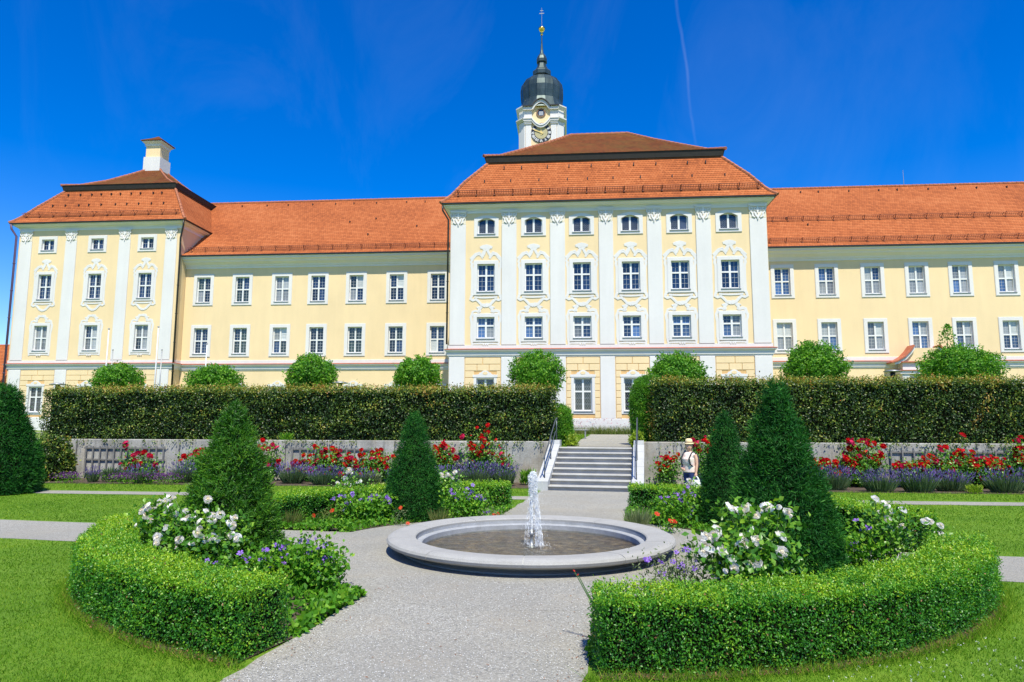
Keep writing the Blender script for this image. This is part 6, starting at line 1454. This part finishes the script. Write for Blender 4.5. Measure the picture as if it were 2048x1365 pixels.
# ------------------------------------------------------------------ grass, meadow, litter
def hedge_r(c, b):
    """distance from each bed's hedge centre minus that hedge's outer radius"""
    o = np.full(len(c), 9.0)
    for (sc_, sa), (cs, ri, ro) in HEDGE.items():
        k_ = (np.sign(c) == sc_) & (np.sign(b) == sa); o = np.where(k_, np.hypot(c-cs, b)-ro, o)
    return o
def garden_free(xy, pad=.0):
    d = xy-GC; c = d@cross; b = d@axis
    return (hedge_r(c, b) > .06+pad) & (np.abs(c) > 1.5+.2*(hedge_r(c, b) < .2)-np.abs(np.sin(xy[:, 0]*731.7+xy[:, 1]*417.3))**6*.14) & (np.abs(b) > 1.07)
n = 420000; yy = 4.2+RNG.uniform(0, 1, n)**1.8*15.4; xx = RNG.uniform(-1, 1, n)*(yy*.95+1.0)-yy*.087
xy = np.stack([xx, yy], 1); k = garden_free(xy, .0)
d_ = xy-GC; r_ = np.hypot(d_[:, 0], d_[:, 1]); q_ = np.abs(d_@cross)
k &= (np.abs(yy-20.1) > .45); xy = xy[k]; n = len(xy)
P = np.stack([xy[:, 0], xy[:, 1], np.zeros(n)], 1); lm = lump(P, 2.0, 3)
far = np.clip((xy[:, 1]-4)/14, 0, 1)
blades('grass', P, (RNG.uniform(.015, .036, n)*(1+.35*lm)), (.005+.012*far), .55, np.clip(.42+.2*RNG.normal(0, 1, n)+.2*lm+.26*lump(P, .8, 8), 0, 1), 'grass_blade')
g_ = C.objects['grass']; tag(g_, 'mown green grass of the lawns around the flower beds', 'grass'); kind(g_, 'stuff')
# longer untrimmed blades at the foot of the foreground hedges
for key, nm in (((-1, -1), 'left'), ((1, -1), 'right')):
    cs, ri, ro, _, _ = hedge_span(*key); q0, q1 = hedge_q(*key); cen = gw(cs, 0)
    def ringpts(q, r_, z): return np.stack([cen[0]+cross[0]*r_*np.cos(q)+axis[0]*r_*np.sin(q), cen[1]+cross[1]*r_*np.cos(q)+axis[1]*r_*np.sin(q), z], 1)
    n = 4500; q = RNG.uniform(q0-.02, q1+.02, n); rr_ = ro+.06+np.abs(RNG.normal(0, .08, n))-.03
    o = blades('grass', ringpts(q, rr_, np.zeros(n)), RNG.uniform(.05, .12, n), np.full(n, .006), .6, .5+.25*RNG.normal(0, 1, n), 'grass_blade'); tag(o, 'longer grass at the foot of the %s foreground box hedge' % nm, 'grass'); kind(o, 'stuff')
    n = 1500; q = RNG.uniform(q0, q1, n); rr_ = ro-.06+RNG.uniform(0, .16, n)
    o = leaves('leaf_litter', ringpts(q, rr_, np.full(n, .02)), np.tile([0, 0, .0], (n, 1)), RNG.uniform(.015, .035, n), .015, RNG.uniform(0, 1, n), 'litter', None, .1, .5); tag(o, 'dry brown leaf litter under the %s foreground hedge' % nm, 'leaf litter'); kind(o, 'stuff')
    mb = MB(); m_ = 40; rq = random.Random(4); q = np.linspace(q0, q1, m_+1)
    A_ = ringpts(q, np.full(m_+1, ri-.1), np.full(m_+1, .02)); B_ = ringpts(q, ro+.06+RNG.uniform(-.03, .03, m_+1), np.full(m_+1, .007)); vs = []
    for i in range(m_+1): vs += [tuple(A_[i]), tuple(B_[i])]
    mb.add(vs, [(2*i, 2*i+1, 2*i+3, 2*i+2) for i in range(m_)]); kind(mb.build('bare_soil', 'soil'), 'structure')
n = 520; yy = RNG.uniform(4.4, 7.5, n); xx = RNG.uniform(1.5, 6.5, n); xy = np.stack([xx, yy], 1); xy = xy[garden_free(xy, .1)]; n = len(xy); k = 5
P = np.repeat(np.stack([xy[:, 0], xy[:, 1], RNG.uniform(.035, .06, n)], 1), k, 0)+RNG.normal(0, .004, (n*k, 3))
o = leaves('clover_flowers', P, np.tile([0, 0, .4], (n*k, 1)), .009, .007, RNG.uniform(0, 1, n*k), 'clover_white', None, .3, .8); tag(o, 'tiny white clover heads in the right foreground lawn', 'flowers'); kind(o, 'stuff')
n = 15000; c = RNG.uniform(-1.42, 1.42, n); b = -2.2-RNG.uniform(0, 1, n)**.8*5.8; s_ = RNG.uniform(.003, .0075, n)
x = GC[0]+cross[0]*c+axis[0]*b; y = GC[1]+cross[1]*c+axis[1]*b
k = (x-FX)**2+(y-FY)**2 > 2.3**2; x, y, s_ = x[k], y[k], s_[k]; n = len(x)
base = np.array([[1, 0, 0], [-.9, .2, 0], [.1, .9, 0], [0, -1, 0], [.1, .1, .75]]); an = RNG.uniform(0, 6.28, n)
V = base[None]*s_[:, None, None]; Vx = V[..., 0]*np.cos(an)[:, None]-V[..., 1]*np.sin(an)[:, None]; Vy = V[..., 0]*np.sin(an)[:, None]+V[..., 1]*np.cos(an)[:, None]
V = np.stack([Vx+x[:, None], Vy+y[:, None], V[..., 2]+.0125], -1); i = np.arange(n)[:, None]*5
F = np.concatenate([i+np.array(f) for f in ((0, 2, 4), (2, 1, 4), (1, 3, 4), (3, 0, 4))], 1).reshape(-1, 3)
MAT['pebble'] = leaf_mat('pebble', [(0, (.17, .17, .17)), (.5, (.36, .355, .35)), (1, (.68, .67, .65))], 0, .85, .3)
o = link('pebbles', np_mesh('pebbles', V.reshape(-1, 3), F, 'pebble', np.repeat(RNG.uniform(0, 1, n), 4))); tag(o, 'loose grey pebbles on the gravel path', 'gravel'); kind(o, 'stuff')
# meadow strip along the plinth
n = 5200; x = RNG.uniform(-4, 8, n); y = RNG.uniform(41.9, 42.85, n); P = np.stack([x, y, np.array([tz(v) for v in y])], 1)
o = blades('meadow_grass', P, RNG.uniform(.2, .62, n), np.full(n, .03), .3, RNG.uniform(0, 1, n), 'meadow_blade'); tag(o, 'tall meadow grass along the white plinth above the steps', 'grass'); kind(o, 'stuff')
n = 260; P = np.stack([RNG.uniform(-3, 7, n), RNG.uniform(42, 42.8, n), RNG.uniform(1.95, 2.5, n)], 1)
o = leaves('meadow_flowers', P, np.tile([0, -.3, .6], (n, 1)), .07, .06, RNG.uniform(0, 1, n), 'pink_petal', None, .2, .7); tag(o, 'pink flower heads above the meadow grass at the plinth', 'flowers'); kind(o, 'stuff')
n = 26000; x = RNG.uniform(-2.5, 4.5, n); y = RNG.uniform(25.6, 41, n); k = np.abs(x-(.98+.085*(y-25.5))) > 1.2; x, y = x[k], y[k]; n = len(x)
o = blades('terrace_lawn', np.stack([x, y, np.array([tz(v) for v in y])], 1), RNG.uniform(.04, .1, n), np.full(n, .018), .5, RNG.uniform(.1, .9, n), 'grass_blade'); tag(o, 'short grass on the terrace either side of its path', 'grass'); kind(o, 'stuff')
n = 30000; x = RNG.uniform(-22, 22, n); y = RNG.uniform(20.75, 23.1, n); k = np.abs(x-.45) > 1.5; x, y = x[k], y[k]; n = len(x)
o = blades('grass', np.stack([x, y, x*0], 1), RNG.uniform(.03, .07, n), np.full(n, .016), .5, RNG.uniform(.2, .95, n), 'grass_blade'); tag(o, 'narrow grass strip between the back path and the wall bed', 'grass'); kind(o, 'stuff')

n = 260; c = RNG.uniform(-1.4, 1.4, n); c = np.where(RNG.uniform(0, 1, n) < .55, np.sign(c)*(1.46-np.abs(RNG.normal(0, .12, n))), c); b = -2.4-RNG.uniform(0, 1, n)*4.6
P = np.stack([GC[0]+cross[0]*c+axis[0]*b, GC[1]+cross[1]*c+axis[1]*b, np.full(n, .016)], 1); k = np.hypot(P[:, 0]-FX, P[:, 1]-FY) > 2.4; P = P[k]; n = len(P)
o = leaves('fallen_leaves', P, np.tile([0, 0, 1.], (n, 1)), RNG.uniform(.015, .04, n), .014, RNG.uniform(0, 1, n), 'litter', None, .15, .25, 0, 1.0); tag(o, 'scattered dry leaves and petals on the gravel path', 'leaf litter'); kind(o, 'stuff')
